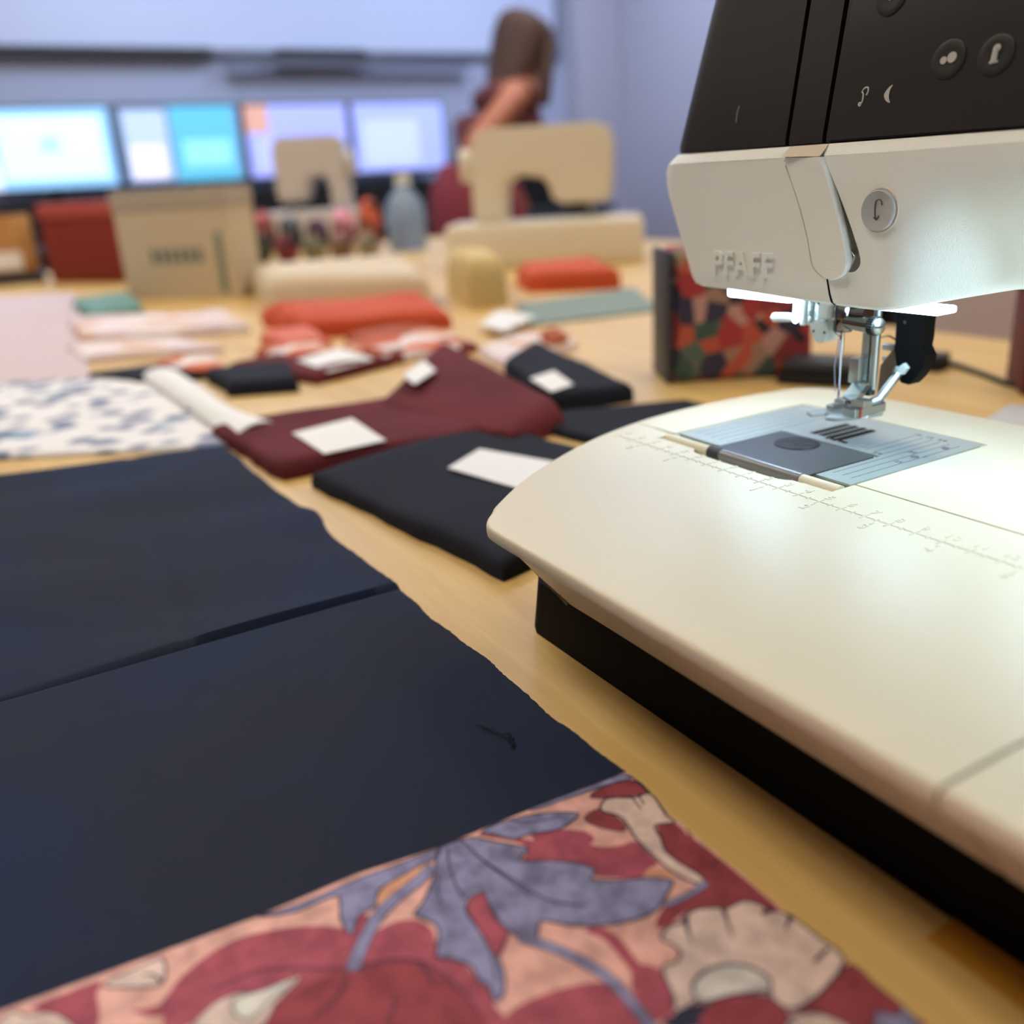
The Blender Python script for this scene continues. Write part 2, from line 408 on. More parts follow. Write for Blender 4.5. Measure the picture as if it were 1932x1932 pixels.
t = thing('side_table', 'maple side table pushed against the back of the sewing table, under the cream machine', 'table', (-190, 110, ZF))
bm = BM(); box(bm, (-262, 62.1, TZ-3), (-82, 134, TZ), 0.3); obj('tabletop', bm, 'wood', t, smooth=0)
for x in (-254, -90):
    for y in (70, 126):
        bm = BM(); box(bm, (x-3, y-3, ZF), (x+3, y+3, TZ-3.02), 0.4); obj('leg', bm, 'darkgrey', t, smooth=0)

#@@MACHINE
# ================================================================== SEWING MACHINE
SM = thing('sewing_machine', 'large cream and black sewing machine with lit needle area in the foreground', 'sewing machine', (8, 3, -6))
# ---- bed / accessory tray
ol = [(34, -10.95), (20, -10.9), (10, -10.85), (3, -10.8), (0.6, -10.8), (-0.5, -10.72), (-1.15, -10.4), (-1.7, -9.9), (-2.5, -9.15), (-4.7, -6.35), (-7.15, -1.9),
      (-8.5, 2.2), (-9.0, 6.0), (-8.9, 9.5), (-8.5, 12.2), (-8.0, 13.5), (-7.1, 14.2), (-5.9, 14.38), (0, 14.4), (12, 14.5), (34, 14.6)]
O = smooth_pts([(x, y, 0) for x, y in ol], 5, False)
O = [Vector((34, 14.6, 0))] + [p for p in reversed(O)][1:]          # make CCW
def ringz(d, z):
    q = inset(O, d)
    return [Vector((34 if p.x > 33.5 else q_.x, q_.y, z)) for p, q_ in zip(O, q)]
area = sum(O[i-1].x*O[i].y - O[i].x*O[i-1].y for i in range(len(O)))
if area < 0: O.reverse()
bm = BM()
loft(bm, [ringz(2.8, -3.5), ringz(1.9, -2.4), ringz(0.9, -1.15), ringz(0.32, -0.62), ringz(0.30, -0.58), ringz(0.30, -0.5), ringz(0.02, -0.46), ringz(0, -0.34), ringz(0.0, -0.14), ringz(0.03, -0.06), ringz(0.09, -0.015), ringz(0.18, 0)])
bed = obj('bed', bm, ['cream', 'groove'], SM)
# cut: plate well, front notch, seams
c = BM(); box(c, (-5.6, 1.1, -0.12), (4.55, 10.6, 1)); boolean(bed, c, 'cream')
c = BM()
nt_ = smooth_pts([(-7.0, 2.05, -.5), (-4.2, 1.9, -.5), (-3.5, 1.6, -.5), (-2.9, 0.95, -.5), (-2.0, .75, -.5), (1.5, .75, -.5), (2.5, .95, -.5), (3.0, 1.5, -.5), (3.6, 1.85, -.5), (4.4, 2.0, -.5)], 4, False)
prism(c, nt_ + [Vector((4.4, 3, -.5)), Vector((-5.4, 3, -.5)), Vector((-5.4, 2.2, -.5)), Vector((-7, 2.2, -.5))], (0, 0, 2)); boolean(bed, c, 'cream')
for lo, hi in (((4.4, 2.38, -.16), (34.5, 2.5, 1)), ((17.72, -12, -4.2), (17.84, 2.44, 1)), ((-8.9, 2.08, -.12), (-5, 2.18, 1))):
    c = BM(); box(c, lo, hi); boolean(bed, c, 'seam')
# ruler embossed on the bed
bm = BM()
for i in range(-14, 37):
    x = i*0.5
    L = 0.30 if i % 2 == 0 else 0.14
    box(bm, (x-0.018, -L*0.9, 0.001), (x+0.018, L*0.9, 0.022), 0)
    box(bm, (x+0.07, -0.022, 0.001), (x+0.43, 0.022, 0.022), 0)
for i in range(-7, 18):
    text_bm(bm, str(abs(i)), Matrix.Translation((i, 0.40, 0.008)), 0.56, 0.012, 0.004)
for i in range(-2, 7):
    if i:
        text_bm(bm, str(abs(i)), Matrix.Translation((i*2.54, -1.0, 0.008)), 0.58, 0.012, 0.004)
        box(bm, (i*2.54-.02, -.5, .001), (i*2.54+.02, -.3, .022))
obj('bed_ruler', bm, 'cream', SM, smooth=0)['label'] = 'raised centimetre and inch ruler'
# ---- base
bl = [(34, -7.5), (14, -7.7), (-1.9, -7.78), (-2.5, -7.5), (-5.2, -3.2), (-6.2, 1.5), (-6.6, 6), (-6.2, 11), (-4.5, 12.2), (10, 12.4), (34, 12.4)]
B0 = [Vector((x, y, 0)) for x, y in reversed(bl)]
if sum(B0[i-1].x*B0[i].y - B0[i].x*B0[i-1].y for i in range(len(B0))) < 0: B0.reverse()
bm = BM()
loft(bm, [[Vector((p.x-(.5 if p.x < 0 else 0), p.y, -5.98)) for p in B0], [Vector((p.x, p.y, -3.55)) for p in B0]])
obj('base', bm, 'matt_black', SM, smooth=30)
# ---- head + arm housing
ZS = 12.18          # height of the cream / black split
XE = 36.0
def fslope(x, z):   # y of the front surface
    y = 4.0
    if z > ZS: y += 0.30 + 0.19*(z-ZS)
    else:
        k = sstep(4.0, 6.8, x)*sstep(0, 1, (ZS-0.6-z)/5.5)
        y += 3.0*k
    return y
def xleft(z):
    tb = [(6.2, -7.0), (6.6, -7.2), (8.6, -8.15), (10.4, -9.0), (10.9, -9.15), (11.4, -9.18), (11.8, -9.05), (12.18, -8.75), (18, -7.75), (21, -7.2), (22.5, -6.6)]
    for (z0, a), (z1, b) in zip(tb, tb[1:]):
        if z <= z1: return a+(b-a)*(z-z0)/(z1-z0)
    return tb[-1][1]
def zbot(x):
    z = 6.45 - 0.25*sstep(-6, 3.6, x)
    if x > 3.8: z += 0.235*(x-3.8) - 0.0045*(x-3.8)**2
    return z
def ring(zf, dy=0.0, dx=0.0, yb=13.0):
    pts = []
    xs = [XE-0.001] + [30, 24, 20, 16, 13, 11, 9.5, 8.5, 7.7, 7.2, 6.8, 6.4, 6, 5.6, 5.2, 4.8, 4.4, 4, 3.6, 3, 2, 1, 0, -1, -2, -3, -4, -5, -6]
    for x in xs:
        z = zf(x); pts.append(Vector((x, fslope(x, z)+dy, z)))
    z = zf(-7); xl = xleft(z)+dx; y0 = fslope(-7, z)+dy; r = 1.2
    for a in range(0, 91, 15):
        pts.append(Vector((xl+r-r*math.sin(R(a)), y0+r-r*math.cos(R(a)), z)))
    for y in (7.5, 10): pts.append(Vector((xl, y, z)))
    for a in range(0, 91, 18):
        pts.append(Vector((xl+r-r*math.cos(R(a)), yb-r+r*math.sin(R(a)), z)))
    for x in (-4, 0, 6, 12, 20, 30): pts.append(Vector((x, yb, zf(x))))
    pts.append(Vector((XE, yb, zf(XE))))
    return pts
def vz(v): return lambda x: zbot(x) + v*(ZS-zbot(x))
bm = BM()
base_r = ring(lambda x: zbot(x)+0.0, .5, .5, 12.5)
rows = [[Vector((max(p.x, -5.5), 8.5+(p.y-8.5)*.02, p.z)) for p in base_r], base_r, ring(lambda x: zbot(x)+0.03, .2, .2), ring(lambda x: zbot(x)+.14, .05, .05)]
for v in (0.07, 0.14, .22, .3, .4, .5, .6, .7, .8, .87, .93): rows.append(ring(vz(v)))
rows += [ring(lambda x: ZS-.42), ring(lambda x: ZS-.37, .03, .02), ring(lambda x: ZS-.02, .27, .03), ring(lambda x: ZS, .31, .06)]
# crisp material break: chamfer faces are smooth plastic
rs = loft(bm, rows)
low = obj('lower_housing', bm, ['grain', 'groove'], SM, smooth=28)
pf = lambda x, y, Y=4.0: at(x, y, Y=Y)
# pocket on the right of the thread guide
c = BM()
poc = smooth_pts([pf(1551, 292), pf(1563, 318), pf(1590, 385), pf(1612, 448), pf(1623, 487), pf(1620, 505), pf(1606, 514), pf(1588, 500), pf(1566, 420), pf(1552, 340)], 4)
prism(c, [Vector((p.x, 3.0, p.z)) for p in poc], (0, 2.1, 0)); boolean(low, c, 'grain', 'FAST')
# narrow slot below the tongue, and seam of the left cover
c = BM(); prism(c, [Vector((q.x, 3.2, q.z)) for q in (pf(1558, 520), pf(1561, 520), pf(1572, 580), pf(1567, 580))], (0, 3.2, 0)); boolean(low, c, 'groove', 'FAST')
c = BM(); a = pf(1477, 262); b = pf(1484, 262); d = pf(1488, 305); e = pf(1480, 305)
prism(c, [Vector((q.x, 3.2, q.z)) for q in (a, b, d, e)], (0, 0.92, 0)); boolean(low, c, 'groove', 'FAST')
# tan chamfer strip is part of the housing; reflective edge strip on the tongue
bm = BM()
tl = [pf(x, y, 3.97 if i < 8 else (3.9 if i == 8 else (3.82 if i == 9 else 3.75))) for i, (x, y) in enumerate(((1478, 297), (1489, 330), (1501, 365), (1513, 405), (1523, 446), (1530, 485), (1533, 500), (1541, 513), (1556, 525), (1570, 528), (1586, 520), (1595, 503), (1596, 487), (1587, 437), (1574, 387), (1558, 332), (1545, 296)))]
tl = smooth_pts(tl, 4, False)
c = BM(); gl = [p for p in tl if p.z < 11.6][:30]
prism(c, [Vector((p.x-.07, 3.2, p.z-.02)) for p in gl] + [Vector((p.x+.12, 3.2, p.z+.1)) for p in reversed(gl)], (0, .95, 0)); boolean(low, c, 'grain', 'FAST')
N = len(tl); cx = sum(p.x for p in tl)/N; cz = sum(p.z for p in tl)/N
def shr(k, y): return [Vector((p.x+(cx-p.x)*k, y if y > 4 else p.y+y-3.75, p.z+(cz-p.z)*k*.6)) for p in tl]
loft(bm, [shr(0, 4.1), shr(0, 3.79), shr(.012, 3.75)], False, False)
flat(bm, shr(.012, 3.75)); bmesh.ops.remove_doubles(bm, verts=bm.verts, dist=.0005)
ta, tb_ = tl[0], tl[-1]
obj('thread_guide_cover', bm, 'grain', SM, smooth=12)
bm = BM(); prism(bm, [Vector((ta.x+.05, 3.80, ta.z+.02)), Vector((tb_.x-.02, 3.80, tb_.z+.02)), Vector((tb_.x-.02, 4.28, ZS+.0)), Vector((ta.x+.05, 4.28, ZS+.0))], (0, .03, .0)); obj('cover_lip', bm, 'cream_smooth', SM, smooth=0)
# metal hook glimpsed in the pocket
bm = BM(); tube(bm, [pf(1602, 470, 4.6), pf(1612, 484, 4.5), pf(1606, 500, 4.5)], .1); tube(bm, [pf(1596, 496, 4.7), pf(1618, 474, 4.7)], .09)
obj('thread_hook', bm, 'chrome', SM)
# raised maker's lettering
bm = BM()
o_ = pf(1346, 514, 3.99); e_ = pf(1454, 520, 3.99)
mt = Matrix(((1, 0, 0, o_.x), (0, 0, -1, 3.985), (0, 1, 0, o_.z-.02), (0, 0, 0, 1)))
text_bm(bm, 'PFAFF', mt, 1.36, 0.11, 0.03, align='LEFT', cond=(e_.x-o_.x)/3.75, space=1.12)
obj('maker_lettering', bm, 'grain', SM, smooth=30)['label'] = 'raised maker lettering in the housing colour'
# reverse button
bc = pf(1660, 397)
bm = BM()
def disc_rings(r_y):
    return [[Vector((bc.x+r*math.cos(2*math.pi*k/40), y, bc.z+r*math.sin(2*math.pi*k/40))) for k in range(40)] for r, y in r_y]
loft(bm, disc_rings([(.80, 4.2), (.80, 3.985), (.76, 3.975), (.73, 4.01)])); obj('button_surround', bm, 'cream_smooth', SM)
bm = BM()
loft(bm, disc_rings([(.71, 4.15), (.71, 3.86), (.68, 3.84), (.55, 3.90), (.3, 3.955), (.02, 3.97)]))
RB = obj('reverse_button', bm, mat('silver_button_plastic', (178, 180, 182), .3), SM)
bm = BM()
ic = [Vector((bc.x+x, 3.935, bc.z+z)) for x, z in ((.12, .18), (.08, .33), (-.03, .38), (-.15, .3), (-.17, .1), (-.15, -.15), (-.08, -.32))]
tube(bm, smooth_pts(ic, 4, False), .02, 6); q = ic[-1]
tube(bm, [q+Vector((-.12, 0, .09)), q], .02, 6); tube(bm, [q+Vector((.1, 0, .14)), q], .02, 6)
obj('arrow_icon', bm, 'mark', RB)
# ---- upper black cover
bm = BM()
up_ = [ring(lambda x, z=z: z, dy, dx, 12.8) for z, dy, dx in ((ZS+.02, .25, .25), (ZS+.06, .03, .12), (ZS+.3, 0, .02), (15, 0, 0), (18, 0, 0), (20.5, 0, 0), (21.6, .5, .4), (22.3, 1.6, 1.4), (22.5, 3, 3))]
loft(bm, up_)
upc = obj('upper_cover', bm, ['black', 'groove'], SM, smooth=30)
kf = 0.19
def pu(x, y, o=0.0):     # point on the sloping black front
    d = fw + rt*((x-966)/FPX) - up*((y-966)/FPX)
    # y = 4.30 - o + kf*(z-ZS)
    t = (4.30-o + kf*(CAM.z-ZS) - CAM.y)/(d.y - kf*d.z)
    return CAM + d*t
def front_cut(pts, depth=.35):
    c = BM(); prism(c, [p+Vector((0, -.3, 0)) for p in pts], (0, .3+depth, 0)); return c
def ext(p, q, k):        # continue a line beyond q
    return q + (q-p)*k
a0, a1, b0, b1 = pu(1480, 276), pu(1487, 276), pu(1523, 0), pu(1531, 0)
boolean(upc, front_cut([a0+Vector((0, 0, -.3)), a1+Vector((0, 0, -.3)), ext(a1, b1, .7), ext(a0, b0, .7)]))
a0, a1, b0, b1 = pu(1549, 276), pu(1556, 276), pu(1594, 0), pu(1603, 0)
boolean(upc, front_cut([a0+Vector((0, 0, -.3)), a1+Vector((0, 0, -.3)), ext(a1, b1, .7), ext(a0, b0, .7)]))
# control panel plate right of the strip
bm = BM()
p0, p1 = pu(1562, 270, .0), pu(1612, 0, .0)
xa, xb = p0.x, p1.x+(p1.x-p0.x)*.65
def pp(x, z, o): return Vector((x, 4.30-o+kf*(z-ZS), z))
lay = lambda o, i: [pp(xa+i, ZS+.12+i, o), pp(28-i, ZS+.12+i, o), pp(28-i, 20.4-i, o), pp(xb+i, 20.4-i, o)]
loft(bm, [lay(-.1, 0), lay(.07, 0), lay(.10, .08)])
cp = obj('control_panel', bm, 'panel', SM, smooth=30)
def panel_button(px, py, r, icon):
    c0 = pu(px, py, .10); nrm = Vector((0, -1, kf)).normalized(); ux = Vector((1, 0, 0)); uy = nrm.cross(ux)*-1
    if uy.z < 0: uy = -uy
    P = lambda x, y, o: c0 + ux*x + uy*y + nrm*o
    b = BM(); loft(b, [[P(rr*math.cos(2*math.pi*k/32), rr*math.sin(2*math.pi*k/32), o) for k in range(32)] for rr, o in ((r, -.05), (r, .03), (r*.92, .05), (r*.6, .03), (.02, .02))])
    bt = obj('panel_button', b, 'black', SM)
    b = BM()
    for el in icon:
        if el[0] == 'd': _, x, y, rr = el; loft(b, [[P(x+rr*math.cos(2*math.pi*k/16), y+rr*math.sin(2*math.pi*k/16), o) for k in range(16)] for o in (.03, .058)])
        else: tube(b, [P(x, y, .05) for x, y in el[1]], el[2], 6)
    obj('icon', b, 'icon', bt)
panel_button(1790, 112, .62, [('d', -.16, -.02, .12), ('d', .14, .04, .17)])
panel_button(1880, 104, .62, [('l', [(-.02, -.2), (-.02, .22)], .09), ('d', 0, .2, .12), ('l', [(-.14, -.22), (.12, -.2)], .05)])
panel_button(1682, -6, .62, [('d', 0, .02, .14), ('l', [(-.2, .0), (.2, .0)], .04)])
c0 = pu(1630, 180, .11)
bm = BM()
hk = [(-.1, -.27), (-.02, -.2), (-.03, .05), (-.1, .12), (-.02, .24), (.12, .25), (.16, .12), (.1, .0)]
tube(bm, [c0+Vector((x, -.005+kf*z, z)) for x, z in smooth_pts([(a, b, 0) for a, b in hk], 4, False) and [(v.x, v.y) for v in smooth_pts([(a, b, 0) for a, b in hk], 4, False)]], .03, 6)
tube(bm, [c0+Vector((-.12, -.06, -.28)), c0+Vector((-.12, -.03, -.28))], .08, 12)
obj('hook_icon', bm, 'icon', cp)
c0 = pu(1676, 178, .11); bm = BM()
cr = smooth_pts([(.12, 0, .3), (-.05, 0, .2), (-.17, 0, .0), (-.05, 0, -.2), (.14, 0, -.28), (.05, 0, -.1), (.04, 0, .12)], 4)
prism(bm, [c0+Vector((p.x, kf*p.z, p.z)) for p in cr], (0, -.012, 0)); obj('crescent_icon', bm, 'icon', cp, smooth=0)
bm = BM(); tube(bm, smooth_pts([pu(1395, 200, .012), pu(1391, 212, .012), pu(1389, 231, .012)], 4, False), .012, 6); obj('scratch', bm, 'icon', upc)['label'] = 'fine pale scratch'
# ---- column at the right end and hand wheel
bm = BM(); box(bm, (27, 0.5, .01), (36, 13, 22.4), .8, seg=3); obj('column', bm, 'grain', SM)
bm = BM(); box(bm, (26.6, .9, 3.0), (27.05, 3.9, 9.0), .1); obj('led_lens', bm, 'led', SM)  # unseen lamp added on the column to brighten the arm's lower front
bm = BM(); tube(bm, [(36.05, 9, 16), (37.8, 9, 16)], 3.0, 32); obj('hand_wheel', bm, 'black', SM)

# ---- needle plate
bm = BM()
npo = [(-5.45, 2.35), (-2.72, 2.35), (-2.72, 6.05), (1.52, 6.05), (1.52, 5.0), (2.68, 2.6), (2.75, 2.35), (4.4, 2.35), (4.4, 10.3), (4.25, 10.5), (-5.45, 10.5)]
npo = [(-5.45, 2.35), (-2.72, 2.35), (-2.72, 6.1), (2.72, 6.1), (2.72, 2.35), (4.4, 2.35), (4.4, 10.3), (4.25, 10.5), (-5.3, 10.5), (-5.45, 10.35)]
prism(bm, [Vector((x, y, -.1)) for x, y in npo], (0, 0, .085))
npl = obj('needle_plate', bm, ['plate', 'groove'], SM, smooth=0)
c = BM()
for i, x in enumerate((-1.45, -.98, -.51, -.04)): box(c, (x-.185, 6.75-.0, -.3), (x+.185, 9.1, .3))
boolean(npl, c, 'groove')
c = BM(); box(c, (-.6, 6.55, -.3), (.55, 6.78, .3)); boolean(npl, c)
for x, y0_ in [(v, 3.0) for v in (3.0, 3.45, 3.9, -5.0, -4.5, -4.0, -3.5, -3.0)] + [(v, 6.5) for v in (1.7, 2.15, 2.6)]:
    bm = BM(); box(bm, (x-.012, y0_, -.014), (x+.012, 9.6, -.008)); obj('engraved_line', bm, 'mark', npl, smooth=0)
for s_, x, y in (('10', 1.7, 9.75), ('15', 2.3, 9.75), ('3/8', 2.9, 9.75), ('20', 3.2, 7.4), ('5/8', 2.4, 6.25), ('25', 3.7, 5.9), ('1', 3.95, 7.2)):
    bm = BM(); text_bm(bm, s_, Matrix.Translation((x, y, -.012)), .34, .003); obj('engraved_number', bm, 'mark', npl, smooth=0)
for x, y in ((3.75, 8.9), (3.7, 7.0), (1.35, 6.75)):
    bm = BM(); tube(bm, [(x, y, -.02), (x, y, .015)], .17, 20); sc = obj('plate_screw', bm, 'chrome', npl)
# feed dogs
for x in (-1.45, -.98, -.51, -.04):
    bm = BM()
    yy = 6.85
    while yy < 9.0:
        prism(bm, [Vector((x-.06, yy, -.12)), Vector((x-.06, yy+.12, -.12)), Vector((x-.06, yy+.10, .03))], (.12, 0, 0)); yy += .13
    box(bm, (x-.06, 6.82, -.2), (x+.06, 9.05, -.118)); obj('feed_dog', bm, 'steel_d', SM, smooth=0)
bm = BM(); box(bm, (-1.8, 6.4, -.38), (.8, 9.3, -.32)); obj('feed_well', bm, 'matt_black', SM, smooth=0)
# bobbin cover, bobbin, hinge bar
bm = BM()
prism(bm, [Vector(p+(-.1,)) for p in ((-2.62, 2.05), (2.6, 2.05), (2.62, 5.85), (2.5, 6.0), (-2.5, 6.0), (-2.62, 5.85))], (0, 0, .085))
bcv = obj('bobbin_cover', bm, mat('smoked_cover', (78, 82, 84), .28, .2), SM, smooth=0)
bm = BM(); tube(bm, [(-.75, 5.0, -.02), (-.75, 5.0, .03)], [.98, .94], 36); bo = obj('bobbin', bm, mat('bobbin_black', (10, 10, 11), .35), bcv)
bm = BM()
for k in range(3):
    a = k*2.1+.4; tube(bm, [(-.75+.5*math.cos(a), 5.0+.5*math.sin(a), .028), (-.75+.5*math.cos(a), 5.0+.5*math.sin(a), .036)], .2, 14)
tube(bm, [(-.75, 5.0, .028), (-.75, 5.0, .038)], .15, 14)
obj('bobbin_hole', bm, 'steel_d', bo)
bm = BM(); tube(bm, [(-2.6, 1.72, -.14), (2.6, 1.72, -.14)], .27, 20); hb = obj('hinge_bar', bm, mat('smoked_bar', (128, 126, 128), .25, .1), bcv)
bm = BM(); tube(bm, [(-2.62, 1.72, -.14), (-1.9, 1.72, -.14)], .29, 20); obj('hinge_end', bm, 'darkgrey', bcv)
bm = BM(); tube(bm, [(2.62, 1.72, -.16), (4.5, 1.72, -.16)], .26, 20); obj('plate_edge', bm, 'cream', SM)
bm = BM(); tube(bm, [(-5.5, 1.72, -.16), (-2.64, 1.72, -.16)], .26, 20); obj('plate_edge', bm, 'cream', SM)

# ---- needle bar, clamp, needle
bm = BM(); tube(bm, [(-.2, 6.8, 5.6), (-.2, 6.8, 7.0)], .32, 24)
tube(bm, [(-.2, 6.8, 4.72), (-.2, 6.8, 4.78), (-.2, 6.8, 5.75), (-.2, 6.8, 5.85)], [.36, .40, .40, .34], 28)
nc = obj('needle_clamp', bm, 'chrome_d', SM)
bm = BM(); tube(bm, [(-.1, 6.8, 5.18), (1.25, 6.8, 5.12)], .33, 24); tube(bm, [(.25, 7.0, 5.5), (.9, 7.0, 5.5)], .36, 18)
obj('clamp_screw_sleeve', bm, 'chrome_d', nc)
bm = BM()
ang = [2*math.pi*k/48 for k in range(48)]
def kn(x, r, kk): return [Vector((x, 6.8+(r+(kk if i % 2 else 0))*math.cos(a), 5.11+(r+(kk if i % 2 else 0))*math.sin(a))) for i, a in enumerate(ang)]
loft(bm, [kn(1.22, .34, 0), kn(1.25, .37, .03), kn(1.55, .37, .03), kn(1.58, .34, 0)])
ks = obj('clamp_screw_knob', bm, 'steel_d', nc, smooth=20)
bm = BM()
loft(bm, [kn(1.56, .34, 0), kn(1.66, .34, 0), kn(1.74, .27, 0), kn(1.79, .12, 0)])
sh = obj('screw_head', bm, 'steel', ks, smooth=50)
c = BM(); box(c, (1.64, 6.2, 5.07), (2, 7.4, 5.15)); boolean(sh, c)
bm = BM(); tube(bm, [(-.2, 6.8, 4.72), (-.2, 6.8, 3.9), (-.2, 6.8, 3.7), (-.2, 6.8, 2.0), (-.2, 6.8, 1.7)], [.10, .10, .06, .05, .01], 12); obj('needle', bm, 'chrome', SM)
bm = BM(); tube(bm, [(-.28, 6.38, 6.4), (-.27, 6.38, 5.6), (-.22, 6.38, 4.7), (-.16, 6.66, 4.5), (-.14, 6.7, 2.3), (-.16, 6.8, 1.95)], .025, 6); obj('needle_thread', bm, 'thread_d', SM)
bm = BM(); tube(bm, [(-.12, 6.6, 4.4), (-.05, 6.6, 3.4), (-.1, 6.7, 2.2)], .02, 6); tube(bm, [(-.3, 6.7, 4.4), (-.42, 6.7, 3.2), (-.3, 6.7, 2.1)], .02, 6); obj('needle_thread', bm, 'thread_l', SM)
# ---- threader mechanism
bm = BM()
def cyl(b, x0, y0, z0, z1, r, seg=24): tube(b, [(x0, y0, z0), (x0, y0, z0+.05), (x0, y0, z1-.05), (x0, y0, z1)], [r-.05, r, r, r-.05], seg)
cyl(bm, -1.15, 6.95, 5.2, 6.25, .48)
tube(bm, [(-1.2, 6.95, 4.95), (-1.2, 6.95, 5.25)], .2, 16)
th = obj('needle_threader', bm, 'white_pl', SM)
bm = BM()
prism(bm, smooth_pts([(-1.65, 6.55, 5.0), (-1.3, 6.55, 5.08), (-.95, 6.55, 4.98), (-.78, 6.55, 4.75), (-.82, 6.55, 4.45), (-.98, 6.55, 4.2), (-1.35, 6.55, 4.16), (-1.55, 6.55, 4.4), (-1.75, 6.55, 4.7)], 4), (0, .75, 0))
obj('threader_hook_block', bm, 'white_pl', th, smooth=30)
bm = BM()
for x, z, y in ((-1.55, 4.62, 6.54), (-.95, 4.62, 6.54), (-1.3, 5.85, 6.46)): tube(bm, [(x, y, z), (x, y+.05, z)], .06, 12)
obj('rivet', bm, 'steel_d', th)
for x in (-2.25, -1.85):
    bm = BM(); pts = [(x+.1*math.cos(k*.7), 7.1+.1*math.sin(k*.7), 4.75+k*.013) for k in range(110)]
    tube(bm, pts, .035, 6); obj('spring', bm, 'chrome', th)
bm = BM(); box(bm, (-2.75, 6.95, 4.7), (-2.5, 7.6, 6.3), .06); box(bm, (-2.5, 7.3, 4.62), (-1.6, 7.6, 6.3), .06); obj('threader_carriage', bm, 'white_pl', th)
bm = BM()
tube(bm, [(-4.55, 7.1, 4.86), (-4.4, 7.1, 4.87), (-3.6, 7.1, 4.95), (-2.7, 7.1, 5.0)], [.08, .2, .19, .15], 16); obj('threader_lever', bm, 'white_pl', th)
# ---- LED lenses under the head
for lo, hi, nm in (((-6.9, 6.5, 5.72), (-3.0, 7.5, 6.35), 'led_lens'), ((-3.0, 6.75, 4.8), (-2.78, 6.94, 5.9), 'led_lens'), ((1.3, 5.7, 5.95), (5.0, 6.9, 6.24), 'led_lens'), ((9, 6.5, 6.9), (20, 7.6, 7.25), 'led_lens')):
    bm = BM(); box(bm, lo, hi, .1); obj(nm, bm, 'led', SM)
bm = BM()
# ---- presser bar and foot
tube(bm, [(.42, 8.2, 2.05), (.42, 8.2, 7.0)], .18, 20); pb = obj('presser_bar', bm, 'steel', SM)
bm = BM(); box(bm, (-.18, 8.05, 2.3), (.2, 8.4, 7.0), .03); obj('guide_bar', bm, 'steel', pb)
bm = BM(); box(bm, (-.42, 7.6, 2.35), (.12, 8.1, 3.45), .05); obj('foot_clamp', bm, 'steel', pb)
bm = BM(); cyl(bm, .42, 8.0, 1.88, 2.1, .26); obj('clamp_collar', bm, 'steel_d', pb)
# ankle (sloping bright plate), joint blocks, sole
pf_ = lambda x, y, Y: at(1480+x*.1553, 540+y*.1553, Y=Y)
FT = pb
bm = BM()
an = [pf_(830, 1165, 7.6), pf_(1000, 1200, 7.6), pf_(925, 1300, 7.0), pf_(845, 1400, 6.6), pf_(720, 1385, 6.6), pf_(705, 1330, 6.7)]
prism(bm, an, (0.0, .32, -.08)); obj('foot_ankle', bm, 'steel', FT, smooth=0)
bm = BM()
def pxbox(b, x0, y0, x1, y1, Y, dep, bev=.03):
    a = pf_(x0, y0, Y); c_2 = pf_(x1, y1, Y)
    box(b, (min(a.x, c_2.x), Y, min(a.z, c_2.z)), (max(a.x, c_2.x), Y+dep, max(a.z, c_2.z)), bev)
pxbox(bm, 605, 1365, 720, 1440, 6.5, .5); pxbox(bm, 815, 1370, 960, 1490, 6.35, .55); pxbox(bm, 720, 1400, 815, 1440, 6.7, .3)
obj('foot_joint', bm, 'steel', FT, smooth=0)
bm = BM()
s0, s1, s2, s3, s4, s5 = pf_(480, 1560, 6.0), pf_(600, 1480, 6.5), pf_(900, 1480, 6.8), pf_(1215, 1350, 8.2), pf_(1130, 1500, 7.6), pf_(870, 1610, 6.2)
zz = .95
sole = [(-1.05, 5.55), (-.55, 5.35), (-.35, 5.9), (-.05, 5.9), (.15, 5.35), (.6, 5.5), (.95, 6.2), (.95, 8.0), (.8, 8.3), (-.85, 8.3), (-1.05, 8.0)]
prism(bm, [Vector((x-.05, y+.35, zz + (0.0 if y > 6.2 else .12) - .0)) for x, y in sole], (0, 0, .16))
obj('foot_sole', bm, 'clearp', FT, smooth=0)
bm = BM(); box(bm, (.25, 6.55, zz+.18), (.95, 8.55, zz+.62), .06); box(bm, (-.95, 6.9, zz+.18), (-.55, 8.5, zz+.45), .06); obj('foot_rail', bm, 'steel', FT, smooth=0)
bm = BM(); box(bm, (.955, 6.85, zz+.16), (.975, 6.95, zz+.64)); box(bm, (.5, 6.85, zz+.625), (.955, 6.95, zz+.64)); obj('red_line', bm, 'red', FT, smooth=0)
# ---- dual feed arm (black) behind the foot
bm = BM()
idt = [at(1694, 560, Y=9.5), at(1748, 560, Y=9.5), at(1741, 640, Y=9.5), at(1738, 655, Y=9.5), at(1746, 672, Y=9.5), at(1743, 690, Y=9.5), at(1728, 712, Y=9.5), at(1714, 726, Y=9.5), at(1700, 722, Y=9.5), at(1690, 706, Y=9.5), at(1686, 690, Y=9.5)]
prism(bm, idt, (0, .75, 0)); df = obj('dual_feed_arm', bm, 'matt_black', SM, smooth=30)
bm = BM(); q = at(1707, 608, Y=9.45); tube(bm, [q, q+Vector((0, .1, 0))], .07, 12); obj('feed_rivet', bm, 'chrome', df)
bm = BM(); a, b = at(1694, 706, Y=9.3), at(1659, 752, Y=8.4); tube(bm, [a, b], .2, 12); tube(bm, [b, b+Vector((-.2, -.6, -.15))], [.2, .12], 12); obj('feed_link', bm, 'steel', df)
bm = BM()
